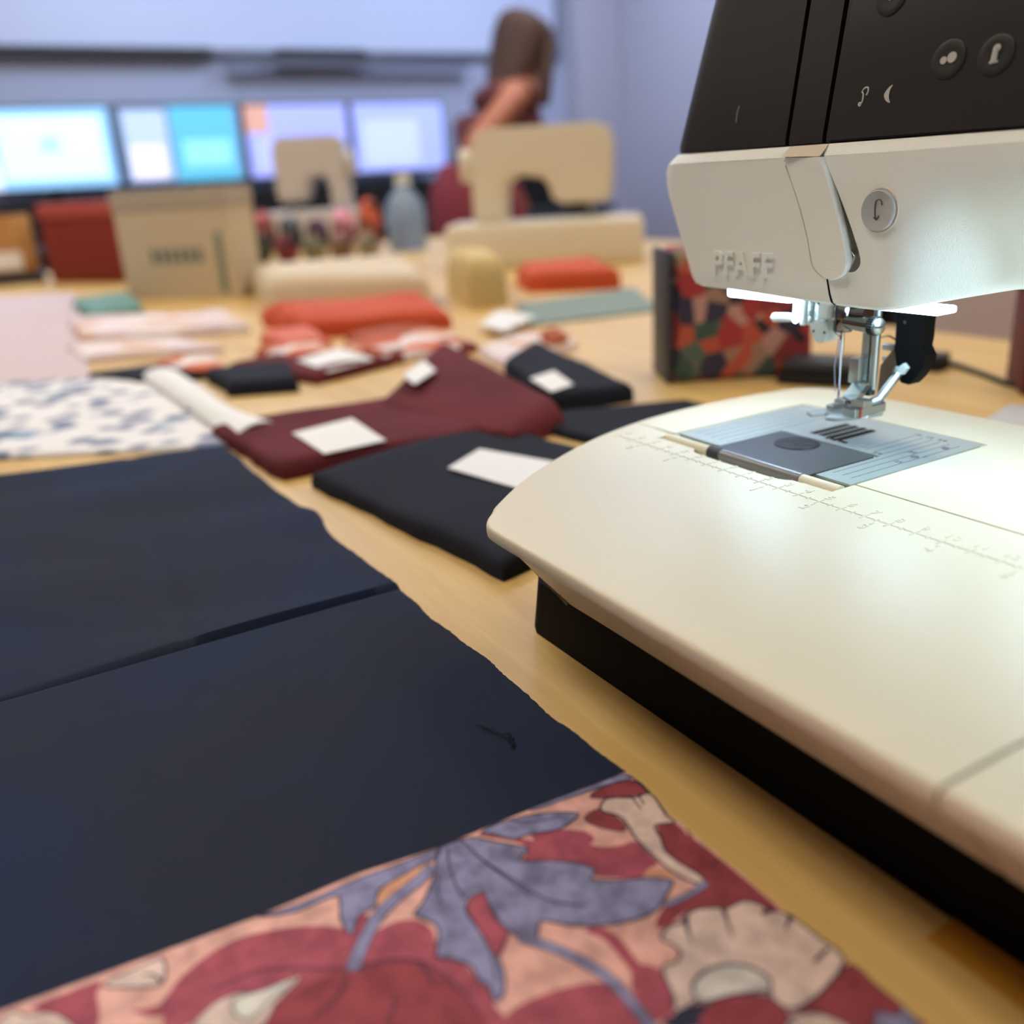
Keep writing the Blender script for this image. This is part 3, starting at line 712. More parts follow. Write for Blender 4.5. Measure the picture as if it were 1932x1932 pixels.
prism(bm, [at(x, y, Y=9.3) for x, y in ((1673, 697), (1680, 690), (1692, 694), (1704, 686), (1711, 695), (1702, 707), (1685, 708), (1676, 704))], (0, .3, 0)); obj('feed_clip', bm, 'white_pl', df, smooth=0)
bm = BM()
prism(bm, [at(x, y, Y=9.0) for x, y in ((1661, 690), (1684, 660), (1688, 690), (1664, 738), (1655, 745))], (0, .12, 0)); obj('feed_plate', bm, mat('bronzed_steel', (120, 100, 84), .4, .8), df, smooth=0)
bm = BM()
for x, y, w_, h_ in ((1664, 648, 22, 16), (1664, 672, 14, 12)):
    a = at(x, y, Y=9.6); b = at(x+w_, y+h_, Y=9.6); box(bm, (a.x, 9.6, b.z), (b.x, 9.9, a.z), .04)
obj('lifter_bracket', bm, 'steel', pb)
bm = BM(); a = at(1662, 640, Y=9.8); b = at(1692, 642, Y=9.8)
tube(bm, smooth_pts([a+Vector((0, 0, .1)), (a+b)/2+Vector((0, 0, .16)), b], 5, False), .05, 8); obj('wire_loop', bm, mat('brass_wire', (120, 96, 50), .4, .8), df)
#@@FABRIC
# ================================================================== NAVY AND FLORAL FABRIC AT THE FRONT
def navy_panel(x0a, x0b, x1, yl, h, wv, seed, lab, nm='navy_fabric_panel', creases=()):
    """panel whose right side runs along y=-10.9; x0a at the right side, x0b at the left side"""
    b = BM(); nu, nv = 110, 110
    g = []; gb = []
    for i in range(nu+1):
        u = i/nu; ra, rb_ = [], []
        for j in range(nv+1):
            v = (j/nv)
            vv = v*v if True else v
            yr = -10.9 + .07*math.sin(u*13+seed) + .035*math.sin(u*37+seed*2) + .05*(hsh(int(u*160), seed)-.5) + (0.45*math.exp(-((u-.62)/.05)**2) if seed == 1 else 0)
            y = yr + (yl-yr)*vv
            xs = x0a + (x0b-x0a)*vv
            x = xs + (x1-xs)*u
            ed = min(abs(x-xs), abs(x1-x), abs(y-yr), abs(y-yl))
            e = min(1, ed/.2); z = h*(.45+.55*math.sqrt(1-(1-e)**2))
            for (fx, fy, am, ph) in wv: z += am*math.sin(fx*x+fy*y+ph)*e
            for (ax, ay, bx, by, am, wd) in creases:
                dx, dy = bx-ax, by-ay; L = math.hypot(dx, dy); t_ = ((x-ax)*dx+(y-ay)*dy)/L/L
                if -.05 < t_ < 1.05:
                    d_ = ((x-ax)*dy-(y-ay)*dx)/L
                    z += am*math.exp(-(d_/wd)**2)*e
            ra.append(b.verts.new((x, y, -6+z))); rb_.append((x, y))
        g.append(ra)
    for i in range(nu):
        for j in range(nv): b.faces.new((g[i][j], g[i+1][j], g[i+1][j+1], g[i][j+1]))
    # skirt down to the table and underside
    bd = [g[i][0] for i in range(nu+1)] + [g[nu][j] for j in range(1, nv+1)] + [g[i][nv] for i in range(nu-1, -1, -1)] + [g[0][j] for j in range(nv-1, 0, -1)]
    lo = [b.verts.new((v.co.x, v.co.y, -5.995)) for v in bd]
    n = len(bd)
    for k in range(n): b.faces.new((bd[k], bd[(k+1) % n], lo[(k+1) % n], lo[k]))
    b.faces.new(lo)
    return tag(obj(nm, b, 'navy', smooth=60), lab, 'fabric')
navy_panel(-40.3, -48, -9.0, -52, .62, ((.5, .05, .12, 0), (.22, .25, .10, 1), (.8, -.35, .06, 2)), 1,
           'smooth navy fabric panel with soft creases, beyond the dark fold line', creases=((-40, -17.2, -9.2, -20.2, -.09, .35), (-30, -40, -12, -20, .06, .8)))
navy_panel(-8.97, -8.97, 9.0, -52, .55, ((.3, .12, .02, 0), (.12, .3, .02, 1)), 2, 'smooth navy fabric panel with a loose thread, next to the floral print')
# loose thread
t3 = lambda x, y: at(x, y, z=-5.41)
bm = BM()
pts = smooth_pts([t3(*p) for p in ((898, 1368), (915, 1372), (930, 1381), (948, 1386), (962, 1384), (968, 1396), (958, 1392), (964, 1404), (970, 1400), (966, 1412))], 5, False)
tube(bm, [p+Vector((0, 0, .02*abs(math.sin(i*.9)))) for i, p in enumerate(pts)], .022, 6)
pts = smooth_pts([t3(*p) for p in ((910, 1376), (932, 1377), (952, 1394), (966, 1390), (955, 1384), (961, 1400))], 5, False)
tube(bm, [p+Vector((0, 0, .03)) for p in pts], .018, 6)
tag(obj('loose_thread', bm, mat('black_thread', (10, 11, 16), .8)), 'short knotted black thread lying on the navy fabric', 'thread')
# ---- floral print
FC = {'salmon': (234, 182, 172), 'red': (176, 90, 106), 'deep': (156, 74, 84), 'leaf': (148, 148, 188), 'petal': (230, 206, 198), 'pale': (222, 220, 214), 'line': (66, 56, 76), 'dark': (52, 54, 74), 'peach': (226, 166, 136)}
FM = ['salmon', 'red', 'deep', 'leaf', 'petal', 'pale', 'line', 'dark', 'peach']
fm = []
for k in FM:
    c = FC[k]; c2 = tuple(max(0, int(v*(.74 if k == 'leaf' else .84 if k not in ('line',) else 1))) for v in c)
    fm.append(mat('print_'+k, c, .85, bump=('noise', 900, .3, .0005), vary=(c2, 150, .38, .66), spec=.2))
ZF_ = -5.28
bm = BM()
# printed piece: rounded slab
oc = [at(*p, z=ZF_) for p in ((1183, 1455), (1215, 1490), (1262, 1535), (1330, 1592), (1400, 1650), (1500, 1737), (1620, 1840), (1730, 1932))]
oc = [Vector((p.x, p.y, 0)) for p in smooth_pts(oc, 4, False)]
far = [(30, -11.4), (48, -12), (48, -55), (8.6, -55)]
oc2 = [Vector((p.x, p.y, 0)) for p in (at(0, 1907, z=ZF_), at(248, 1817, z=ZF_), at(492, 1727, z=ZF_), at(673, 1649, z=ZF_), at(828, 1599, z=ZF_), at(1000, 1527, z=ZF_), at(1090, 1490, z=ZF_))]
P_ = oc + [Vector((x, y, 0)) for x, y in far] + oc2
flat(bm, [Vector((p.x, p.y, ZF_)) for p in P_], 0)
n = len(P_)
tp = [bm.verts.new((p.x, p.y, ZF_)) for p in P_]; lo = [bm.verts.new((p.x, p.y, -5.43 if p.x < 8.5 and p.y < -11.3 else -5.99)) for p in P_]
for k in range(n): bm.faces.new((tp[k], tp[(k+1) % n], lo[(k+1) % n], lo[k])).material_index = 3
LY = [0]
def b_(p): return at(900+.5342*p[0], 1400+.5342*p[1], z=ZF_)
def a_(p): return at(.5176*p[0], 1400+.5176*p[1], z=ZF_)
def shape(f, pts, col, outline=0.0, smooth=2, lay=1):
    w = [f(p) for p in pts]
    w = smooth_pts(w, smooth) if smooth > 1 else w
    z = ZF_ + .004*lay
    LY[0] += 1; z += LY[0]*.00006
    flat(bm, [Vector((p.x, p.y, z)) for p in w], FM.index(col))
    if outline: ribbon(w + [w[0]], outline*1.35, 'line', z+.003)
def ribbon(w, wd, col, z, taper=False):
    n = len(w); L = []; Rr = []
    for i, p in enumerate(w):
        t = (w[min(i+1, n-1)] - w[max(i-1, 0)]); t.z = 0
        t = t.normalized() if t.length > 1e-6 else Vector((1, 0, 0)); nn = Vector((-t.y, t.x, 0))
        k = wd/2*((1-i/(n-1))*.9+.1 if taper else 1)
        L.append(bm.verts.new((p.x+nn.x*k, p.y+nn.y*k, z))); Rr.append(bm.verts.new((p.x-nn.x*k, p.y-nn.y*k, z)))
    for i in range(n-1): bm.faces.new((L[i], L[i+1], Rr[i+1], Rr[i])).material_index = FM.index(col)
def stem(f, pts, wd, col, lay=4, taper=False, outline=True):
    w = smooth_pts([f(p) for p in pts], 4, False); LY[0] += 1
    if outline: ribbon(w, wd+.05, 'line', ZF_+.004*lay-.002+LY[0]*.00006, taper)
    ribbon(w, wd, col, ZF_+.004*lay+LY[0]*.00006, taper)
# reds under everything
shape(b_, [(400, 197), (430, 167), (500, 143), (556, 137), (580, 155), (604, 180), (570, 187), (500, 197)], 'deep', .03)
shape(b_, [(380, 265), (430, 235), (470, 250), (520, 290), (520, 315), (470, 310), (400, 290)], 'deep', .03)
shape(b_, [(635, 300), (650, 290), (700, 287), (740, 325), (830, 390), (940, 480), (1020, 548), (1062, 590), (1000, 600), (930, 570), (880, 585), (740, 600), (690, 640), (650, 660), (630, 640), (660, 580), (700, 560), (760, 530), (815, 500), (780, 465), (720, 430), (665, 385), (650, 340)], 'deep', 0)
shape(b_, [(0, 330), (60, 320), (200, 350), (190, 330), (270, 310), (380, 315), (415, 345), (400, 362), (460, 372), (520, 362), (560, 350), (600, 390), (640, 430), (600, 450), (590, 480), (420, 475), (400, 440), (330, 425), (220, 420), (160, 415), (185, 380), (130, 350)], 'red', 0, 2)
shape(b_, [(80, 996), (150, 930), (270, 880), (400, 850), (470, 860), (540, 930), (590, 1010), (560, 1080), (200, 1120), (60, 1060)], 'red', 0)
shape(b_, [(560, 790), (640, 800), (690, 880), (692, 960), (640, 990), (590, 950), (545, 870)], 'red', 0)
shape(b_, [(1110, 945), (1170, 920), (1240, 860), (1320, 782), (1400, 852), (1480, 915), (1545, 975), (1580, 1010), (1300, 1040), (1240, 960), (1150, 950)], 'deep', .03)
shape(b_, [(0, 540), (40, 560), (90, 620), (105, 700), (80, 760), (50, 720), (20, 650), (-20, 620)], 'red', 0)
shape(b_, [(0, 880), (60, 940), (40, 1010), (-60, 1020), (-90, 940)], 'red', 0)
shape(a_, [(480, 980), (580, 960), (640, 880), (740, 790), (860, 720), (1000, 685), (1160, 670), (1280, 680), (1310, 630), (1350, 640), (1340, 700), (1370, 690), (1440, 655), (1520, 650), (1580, 690), (1600, 780), (1680, 800), (1730, 850), (1780, 900), (1800, 960), (1790, 1060), (930, 1060), (1000, 960), (1080, 880), (1040, 880), (950, 905), (850, 920), (780, 970), (700, 1028), (620, 1060), (590, 1028), (600, 1000), (540, 1000)], 'red', 0)
shape(a_, [(110, 968), (200, 930), (300, 892), (360, 872), (370, 890), (350, 920), (360, 960), (350, 1060), (240, 1060), (180, 990)], 'red', 0)
shape(a_, [(960, 1060), (1050, 930), (1200, 850), (1280, 840), (1400, 810), (1500, 805), (1600, 850), (1700, 950), (1760, 1060)], 'deep', 0)
# petals
shape(b_, [(435, 235), (450, 205), (490, 197), (560, 197), (606, 180), (640, 215), (668, 260), (700, 284), (650, 290), (625, 300), (650, 340), (665, 385), (720, 430), (780, 465), (810, 500), (760, 495), (690, 460), (620, 400), (560, 340), (530, 290), (500, 260), (455, 250)], 'petal', .05, 2, 2)
shape(b_, [(650, 690), (680, 650), (720, 640), (735, 615), (780, 590), (860, 585), (880, 590), (940, 560), (1000, 575), (1040, 600), (1070, 598), (1105, 618), (1140, 640), (1220, 700), (1300, 768), (1240, 860), (1170, 920), (1110, 945), (1050, 920), (1035, 880), (1035, 840), (980, 800), (900, 785), (820, 800), (770, 840), (760, 880), (780, 910), (700, 955), (695, 900), (660, 830), (660, 790), (700, 780), (720, 750), (700, 720), (665, 705)], 'petal', .05, 2, 2)
shape(b_, [(770, 850), (820, 805), (900, 788), (980, 805), (1035, 845), (1030, 880), (980, 885), (900, 895), (830, 915), (790, 915), (765, 890)], 'pale', .045, 2, 3)
shape(b_, [(650, 1010), (700, 960), (780, 925), (815, 935), (790, 1010)], 'dark', 0, 2, 2)
shape(b_, [(790, 1030), (815, 930), (900, 897), (1000, 897), (1060, 920), (1095, 960), (1105, 1030)], 'deep', .04, 2, 3)
shape(b_, [(1110, 1030), (1105, 975), (1180, 957), (1260, 977), (1330, 1030)], 'petal', .04, 2, 3)
shape(a_, [(380, 882), (440, 850), (520, 815), (590, 788), (605, 840), (580, 890), (500, 895), (400, 895)], 'petal', .04, 2, 2)
shape(a_, [(20, 995), (60, 982), (100, 1000), (170, 985), (240, 1010), (260, 1060), (0, 1060)], 'petal', .03, 2, 2)
shape(a_, [(700, 1060), (760, 970), (850, 920), (970, 905), (1095, 850), (1060, 900), (1000, 960), (930, 1060)], 'petal', .03, 2, 2)
shape(a_, [(850, 940), (960, 905), (1080, 860), (980, 950), (920, 1010), (860, 1000)], 'pale', .03, 2, 3)
# leaves
shape(b_, [(190, 236), (330, 182), (440, 140), (520, 112), (545, 132), (500, 141), (420, 166), (300, 206), (210, 238)], 'leaf', .035, 2, 2)
shape(b_, [(15, 322), (60, 295), (120, 275), (200, 257), (290, 250), (360, 255), (330, 285), (290, 310), (230, 320), (170, 330), (130, 345), (60, 327)], 'leaf', .04, 2, 3)
big = [(-45, 398), (60, 353), (180, 375), (165, 395), (155, 420), (230, 420), (330, 425), (420, 450), (405, 485), (500, 490), (600, 480), (690, 490), (675, 530), (640, 590), (560, 630), (440, 650), (330, 650), (230, 630), (215, 670), (205, 705), (150, 690), (90, 650), (60, 590), (10, 545), (-30, 560), (-80, 600), (-100, 560), (-70, 460)]
big = [(0, 350), (60, 353), (180, 375), (165, 395), (155, 420), (230, 420), (330, 425), (420, 450), (405, 485), (500, 490), (600, 480), (690, 490), (675, 530), (640, 590), (560, 630), (440, 650), (330, 650), (230, 630), (215, 670), (205, 705), (150, 690), (90, 650), (50, 590), (10, 540), (-30, 535), (-55, 560), (-75, 545)]
left = [(1600, 388), (1690, 352), (1740, 346), (1850, 372), (1932, 400)]
b2a = lambda p: ((900+.5342*p[0])/.5176, (.5342*p[1])/.5176)
aw = [(1590, 430), (1600, 389), (1690, 354), (1736, 350)] + [b2a(p) for p in big[1:24]] + [(1770, 550), (1720, 580), (1700, 600), (1705, 630), (1760, 700), (1800, 760), (1830, 820), (1840, 880), (1830, 930), (1800, 945), (1780, 890), (1740, 870), (1720, 820), (1640, 790), (1590, 780), (1600, 700), (1580, 660), (1510, 630), (1540, 590), (1580, 500)]
shape(a_, aw, 'leaf', .045, 2, 3)
shape(a_, [(1700, 590), (1740, 555), (1770, 560), (1800, 640), (1850, 690), (1840, 740), (1800, 780), (1770, 720), (1720, 650)], 'red', .03, 2, 4)
shape(a_, [(950, 634), (1100, 590), (1300, 502), (1430, 455), (1600, 390), (1580, 430), (1450, 500), (1380, 540), (1370, 600), (1310, 630), (1290, 690), (1270, 700), (1240, 640), (1235, 560), (1150, 590), (1080, 620), (970, 636)], 'leaf', .04, 2, 3)
shape(b_, [(1400, 1000), (1410, 950), (1490, 970), (1500, 930), (1540, 975), (1590, 1030), (1410, 1030)], 'leaf', .03, 1, 3)
shape(a_, [(1372, 600), (1382, 545), (1450, 498), (1560, 440), (1540, 470), (1480, 520), (1420, 570), (1385, 612)], 'peach', .03, 2, 4)
shape(b_, [(590, 480), (600, 455), (650, 445), (690, 470), (650, 485)], 'peach', 0, 2, 2)
stem(a_, [(1282, 835), (1315, 755), (1362, 660), (1430, 582), (1510, 520), (1580, 455)], .32, 'leaf', 5)
stem(b_, [(150, 690), (300, 740), (430, 810), (520, 890), (600, 990), (660, 1060)], .24, 'leaf', 4)
stem(b_, [(660, 578), (740, 545), (812, 498)], .16, 'leaf', 4)
stem(b_, [(395, 655), (470, 690), (530, 760), (600, 850)], .30, 'red', 1, False, False)
# veins and pen strokes
for f, p, wd in ((b_, [(0, 405), (60, 445), (150, 500), (250, 560), (380, 580)], .05), (b_, [(120, 280), (200, 285), (300, 262)], .035), (a_, [(1630, 390), (1640, 460), (1670, 540), (1700, 575)], .05), (a_, [(1680, 360), (1780, 450), (1932, 560)], .05), (a_, [(1600, 480), (1595, 540), (1610, 590)], .04),
                 (a_, [(780, 905), (900, 850), (1000, 828), (1270, 832)], .04), (a_, [(1300, 832), (1400, 800), (1520, 800), (1560, 850), (1580, 890)], .05), (a_, [(1270, 850), (1230, 930), (1140, 1010)], .05), (a_, [(1530, 800), (1640, 870), (1740, 980)], .04), (a_, [(1430, 930), (1440, 960), (1410, 1020)], .05), (a_, [(520, 850), (560, 850), (590, 880)], .05),
                 (b_, [(1240, 730), (1190, 780)], .08), (b_, [(545, 195), (580, 240)], .05), (b_, [(570, 190), (590, 222)], .05), (b_, [(625, 195), (668, 255)], .05), (a_, [(1720, 640), (1790, 770), (1810, 880)], .03), (b_, [(740, 310), (760, 340)], .05), (b_, [(830, 440), (850, 420)], .05)):
    stem(f, p, wd, 'line', 6, False, False)
for p in ([(868, 590), (882, 630), (905, 700)], [(735, 618), (745, 670), (765, 725)], [(1108, 612), (1100, 640), (1085, 668)], [(1005, 608), (1040, 598), (1070, 602)]):
    stem(b_, p, .14, 'line', 6, True, False)
# the same print carries on below the picture
for (x, y, r, col) in ((26, -16, 3.2, 'red'), (30, -22, 3.8, 'deep'), (22, -26, 3.0, 'petal'), (36, -15, 2.6, 'leaf'), (17, -32, 3.6, 'red'), (28, -34, 3.0, 'leaf'), (38, -28, 3.0, 'petal'), (20, -42, 3.4, 'deep'), (34, -44, 3.4, 'red')):
    w = smooth_pts([Vector((x+r*(1+.3*math.sin(k*2.3+x))*math.cos(k*.785), y+r*(1+.3*math.sin(k*1.7))*math.sin(k*.785), ZF_)) for k in range(8)], 4)
    LY[0] += 1; z = ZF_+.006+LY[0]*.00006
    flat(bm, [Vector((p.x, p.y, z)) for p in w], FM.index(col)); ribbon(w+[w[0]], .045, 'line', z+.002)
for f in bm.faces: f.normal_update()
me_ = bm
# keep every printed patch facing up
for f in bm.faces:
    if abs(f.normal.z) > .5 and f.normal.z < 0: f.normal_flip()
bmesh.ops.transform(bm, matrix=Matrix.Scale(S, 4) @ Matrix.Translation((-20, 30, 5.99)), verts=bm.verts)
me = bpy.data.meshes.new('floral_fabric'); bm.to_mesh(me); bm.free()
for k in fm: me.materials.append(k)
fo = bpy.data.objects.new('floral_fabric', me); C.objects.link(fo); fo.location = (Vector((20, -30, -5.99))+OFF)*S
tag(fo, 'red, pink and grey floral printed fabric beside the navy panel in the foreground', 'fabric')
bm = BM(); q = at(1905, 1850, z=-6)
box(bm, (q.x-1.8, q.y-.5, -5.995), (q.x+3.2, q.y+3.0, -5.93)); tag(obj('amber_patch', bm, mat('amber_matt', (196, 136, 40), .7), smooth=0), 'thin amber patch half under the sewing machine', 'note')  # thin amber patch on the table beside the black base

#@@CLUTTER
# ================================================================== THINGS FURTHER BACK ON THE TABLE
def q4(pts, z=-6.0): return [at(x, y, z=z) for x, y in pts]
def drape(name, px, h, m, lab, z0=-6.0, group=None, waves=(), edge=.6, ripple=.15, seed=3, zt=None, cat='fabric', n=24):
    """px: four photo spots a,b,c,d (table corners) of a folded cloth"""
    c4 = q4(px, zt if zt is not None else z0+h)
    a = sum((c4[i-1].x*c4[i].y-c4[i].x*c4[i-1].y) for i in range(4))
    if a < 0: c4 = [c4[0], c4[3], c4[2], c4[1]]
    b = BM(); cloth(b, c4, h, z0, n, n, edge, waves, ripple, seed=seed)
    o = obj(name, b, m, smooth=60); tag(o, lab, cat, group); return o
def label_on(px, z, lab, group=None, m='paper', th=.06, name='paper_label', cat='label', tilt=None):
    b = BM(); w = [at(x, y, z=z) for x, y in px]
    if tilt: w = [at(x, y, z=z_) for (x, y), z_ in zip(px, tilt)]
    a = [b.verts.new(p) for p in w]; c = [b.verts.new(p+Vector((0, 0, th))) for p in w]
    b.faces.new(a[::-1]); b.faces.new(c)
    for k in range(4): b.faces.new((a[k], a[(k+1) % 4], c[(k+1) % 4], c[k]))
    return tag(obj(name, b, m, smooth=0), lab, cat, group)
wv = ((.05, .3, 1.1, .12, 0), (.35, .1, 1.3, .10, 1))
G1 = 'white paper labels on folded fabrics'
# navy folded cloth next to the machine
drape('folded_navy_cloth', [(585, 893), (950, 1062), (1300, 905), (925, 790)], .95, 'navy2', 'dark navy folded cloth with a white label, tucked up to the machine', ripple=.08, waves=wv, edge=.45)
label_on([(845, 884), (975, 922), (1060, 875), (905, 848)], -4.88, 'white paper label on the navy cloth next to the machine', G1)
drape('folded_navy_cloth', [(960, 782), (1180, 842), (1420, 792), (1300, 750)], .7, 'navy2', 'thin navy cloth edge running behind the sewing machine bed', waves=())
# maroon pair
drape('folded_maroon_cloth', [(398, 803), (528, 878), (925, 800), (760, 740)], 1.1, 'maroon', 'front maroon folded cloth with a large white label', ripple=.1, waves=wv, edge=.5)
label_on([(552, 818), (612, 857), (728, 832), (664, 790)], -4.72, 'large white paper label on the front maroon cloth', G1)
ob = drape('folded_maroon_cloth', [(712, 742), (960, 800), (1068, 768), (838, 640)], 1.3, 'maroon', 'arched maroon folded cloth with a small white label, behind the front maroon one', z0=-6, waves=((.0, .14, 1.0, .8, -.3),), edge=1.2, zt=-4.2)
label_on([(760, 708), (782, 726), (822, 700), (800, 680)], -3.75, 'small white label on the arched maroon cloth', G1)
# navy with label behind
drape('folded_navy_cloth', [(950, 680), (1040, 745), (1195, 722), (1010, 640)], 1.6, 'navy2', 'navy folded cloth with a small white label, behind the arched maroon cloth', waves=wv, edge=.6)
label_on([(1000, 715), (1040, 740), (1082, 726), (1045, 700)], -4.22, 'small white label on the navy cloth behind the arched maroon one', G1)
# left group of small pieces
drape('folded_navy_cloth', [(165, 702), (260, 714), (385, 700), (300, 684)], .9, 'navy2', 'small black cloth left of the white labels, behind the printed cloth', edge=.5)
drape('folded_navy_cloth', [(385, 692), (430, 722), (560, 712), (545, 678)], 1.4, 'navy2', 'small navy folded cloth right behind the white paper strip', edge=.7)
drape('folded_maroon_cloth', [(430, 684), (600, 707), (740, 673), (600, 658)], 1.0, 'maroon', 'low maroon cloth under a white label in the middle of the table', waves=wv)
label_on([(560, 680), (620, 702), (705, 678), (640, 656)], -4.95, 'white label on the low maroon cloth beside the navy piece', G1)
MP = {}
MP['orange'] = mat('orange_cloth', (208, 88, 52), .8, vary=((196, 78, 44), 20, .4, .6))
MP['coral'] = mat('coral_cloth', (214, 118, 98), .8)
MP['rust'] = mat('rust_cloth', (166, 82, 48), .8)
MP['creamq'] = mat('cream_quilt', (214, 198, 172), .85)
MP['yellow'] = mat('pale_yellow_cloth', (208, 184, 128), .85)
MP['teal'] = mat('grey_teal_mat', (128, 146, 138), .7)
MP['pink'] = mat('dusty_pink_sheet', (206, 190, 196), .8)
MP['bits'] = patch_mat('orange_white_print', [(206, 96, 60), (226, 214, 214), (176, 90, 60), (224, 168, 140), (238, 232, 232), (120, 50, 50)], 28)
MP['bits2'] = patch_mat('pale_stripe_print', [(226, 206, 200), (232, 222, 226), (214, 170, 140), (222, 204, 210)], 22)
drape('patterned_cloth', [(640, 650), (745, 670), (900, 647), (830, 616)], 1.0, MP['bits'], 'orange and white patterned cloth in the middle of the table', waves=wv)
drape('patterned_cloth', [(480, 657), (545, 670), (640, 654), (585, 643)], 1.3, MP['bits'], 'crumpled coral and white patterned cloth below the orange fabric', waves=wv)
drape('patterned_cloth', [(905, 655), (960, 690), (1090, 640), (1010, 617)], 1.0, MP['bits2'], 'pale patterned cloth in front of the grey teal mat', waves=wv)
label_on([(905, 612), (950, 626), (1010, 598), (940, 585)], -5.0, 'white scrap in front of the pale yellow cloth', None, name='paper_scrap', cat='paper')
drape('orange_cloth', [(490, 585), (560, 612), (850, 590), (800, 562)], 2.6, MP['orange'], 'bright orange folded cloth in front of the cream quilt', waves=((.16, .05, 1.0, .7, 0), (.1, .3, 1, .3, 1)), edge=2, zt=-4)
drape('coral_cloth', [(488, 624), (540, 646), (625, 637), (590, 614)], 1.8, MP['coral'], 'coral cloth spilling from the left end of the orange cloth', waves=wv, edge=1)
drape('rust_cloth', [(650, 630), (705, 643), (822, 616), (790, 604)], 1.0, MP['rust'], 'rust brown cloth in front of the bright orange cloth', waves=wv)
drape('rust_cloth', [(1018, 622), (1040, 640), (1075, 628), (1050, 612)], 1.8, MP['rust'], 'small rust scrap at the back edge of the labelled navy cloth', z0=-6, edge=1)
drape('cream_quilt', [(478, 545), (512, 578), (815, 564), (770, 522)], 5.2, MP['creamq'], 'folded cream quilt lying behind the orange cloth', waves=((.05, .1, 1, .3, 0),), edge=2.2, zt=-5)
drape('yellow_cloth', [(845, 548), (885, 572), (958, 562), (915, 526)], 7.0, MP['yellow'], 'pale yellow folded cloth in front of the cream sewing machine', waves=wv, edge=1.8, zt=-5)
drape('cutting_mat', [(972, 572), (1000, 612), (1250, 582), (1195, 542)], .35, MP['teal'], 'grey teal cutting mat in front of the cream sewing machine', edge=.1, ripple=0, cat='cutting mat')
drape('orange_cloth', [(975, 526), (1000, 541), (1172, 533), (1130, 512)], 3.6, MP['orange'], 'coral orange cloth roll in front of the cream sewing machine bed', waves=((.3, .1, 1, .3, 0),), edge=2.2, zt=-5)
drape('patterned_cloth', [(130, 600), (150, 632), (470, 610), (420, 580)], 1.4, MP['bits2'], 'long pale patterned strip in front of the cardboard box', waves=wv)
drape('patterned_cloth', [(125, 650), (160, 672), (420, 650), (330, 634)], .9, MP['bits2'], 'faded pink patterned strip behind the small black cloth', waves=wv)
drape('patterned_cloth', [(290, 680), (330, 700), (430, 690), (400, 668)], .9, MP['bits'], 'orange and white scrap just behind the small black cloth', waves=wv)
drape('pink_sheet', [(-90, 560), (-260, 740), (170, 712), (140, 552)], .35, MP['pink'], 'large dusty pink sheet covering the far left of the table', edge=.15, ripple=0, cat='sheet')
# printed white cloth with blue motifs and white paper strip
pm = mat('blue_print_cloth', (228, 228, 234), .85); nt = pm.node_tree; bs = nt.nodes['Principled BSDF']
tc = nt.nodes.new('ShaderNodeTexCoord'); v1 = nt.nodes.new('ShaderNodeTexVoronoi'); v1.inputs['Scale'].default_value = 38
r1 = nt.nodes.new('ShaderNodeValToRGB'); r1.color_ramp.elements[0].position = .28; r1.color_ramp.elements[0].color = lin((120, 132, 165)); r1.color_ramp.elements[1].position = .5; r1.color_ramp.elements[1].color = lin((232, 232, 236))
v2 = nt.nodes.new('ShaderNodeTexNoise'); v2.inputs['Scale'].default_value = 16; r2 = nt.nodes.new('ShaderNodeValToRGB'); r2.color_ramp.elements[0].position = .58; r2.color_ramp.elements[0].color = (1, 1, 1, 1); r2.color_ramp.elements[1].position = .68; r2.color_ramp.elements[1].color = lin((130, 170, 200))
mx = nt.nodes.new('ShaderNodeMix'); mx.data_type = 'RGBA'; mx.blend_type = 'MULTIPLY'; mx.inputs[0].default_value = .85
nt.links.new(tc.outputs['Object'], v1.inputs['Vector']); nt.links.new(tc.outputs['Object'], v2.inputs['Vector'])
nt.links.new(v1.outputs['Distance'], r1.inputs[0]); nt.links.new(v2.outputs['Fac'], r2.inputs[0])
nt.links.new(r1.outputs[0], mx.inputs[6]); nt.links.new(r2.outputs[0], mx.inputs[7]); nt.links.new(mx.outputs[2], bs.inputs['Base Color'])
drape('printed_cloth', [(-160, 730), (-420, 880), (430, 836), (330, 705)], .45, pm, 'white cloth with blue printed motifs behind the navy fabric', edge=.2, waves=((.05, .1, 1, .06, 0),), cat='fabric')
bm = BM()
ce = [at(x, y, z=-5.3) for x, y in ((340, 706), (385, 735), (440, 775), (530, 806))]; ci = [at(x, y, z=-5.3) for x, y in ((268, 712), (330, 752), (395, 800), (440, 832))]
ce = smooth_pts(ce, 6, False); ci = smooth_pts(ci, 6, False); rows = []
for a, b in zip(ce, ci):
    rows.append([a.lerp(b, k/8)*1 + Vector((0, 0, .12+.75*math.sin(math.pi*min(1, k/8))**.7)) for k in range(9)] + [a.lerp(b, k/8) + Vector((0, 0, 0.0+.72*math.sin(math.pi*min(1, k/8))**.7)) for k in range(8, -1, -1)])
loft(bm, rows); tag(obj('paper_strip', bm, 'paper'), 'curled white paper strip lying on the printed cloth beside the maroon cloth', 'paper')

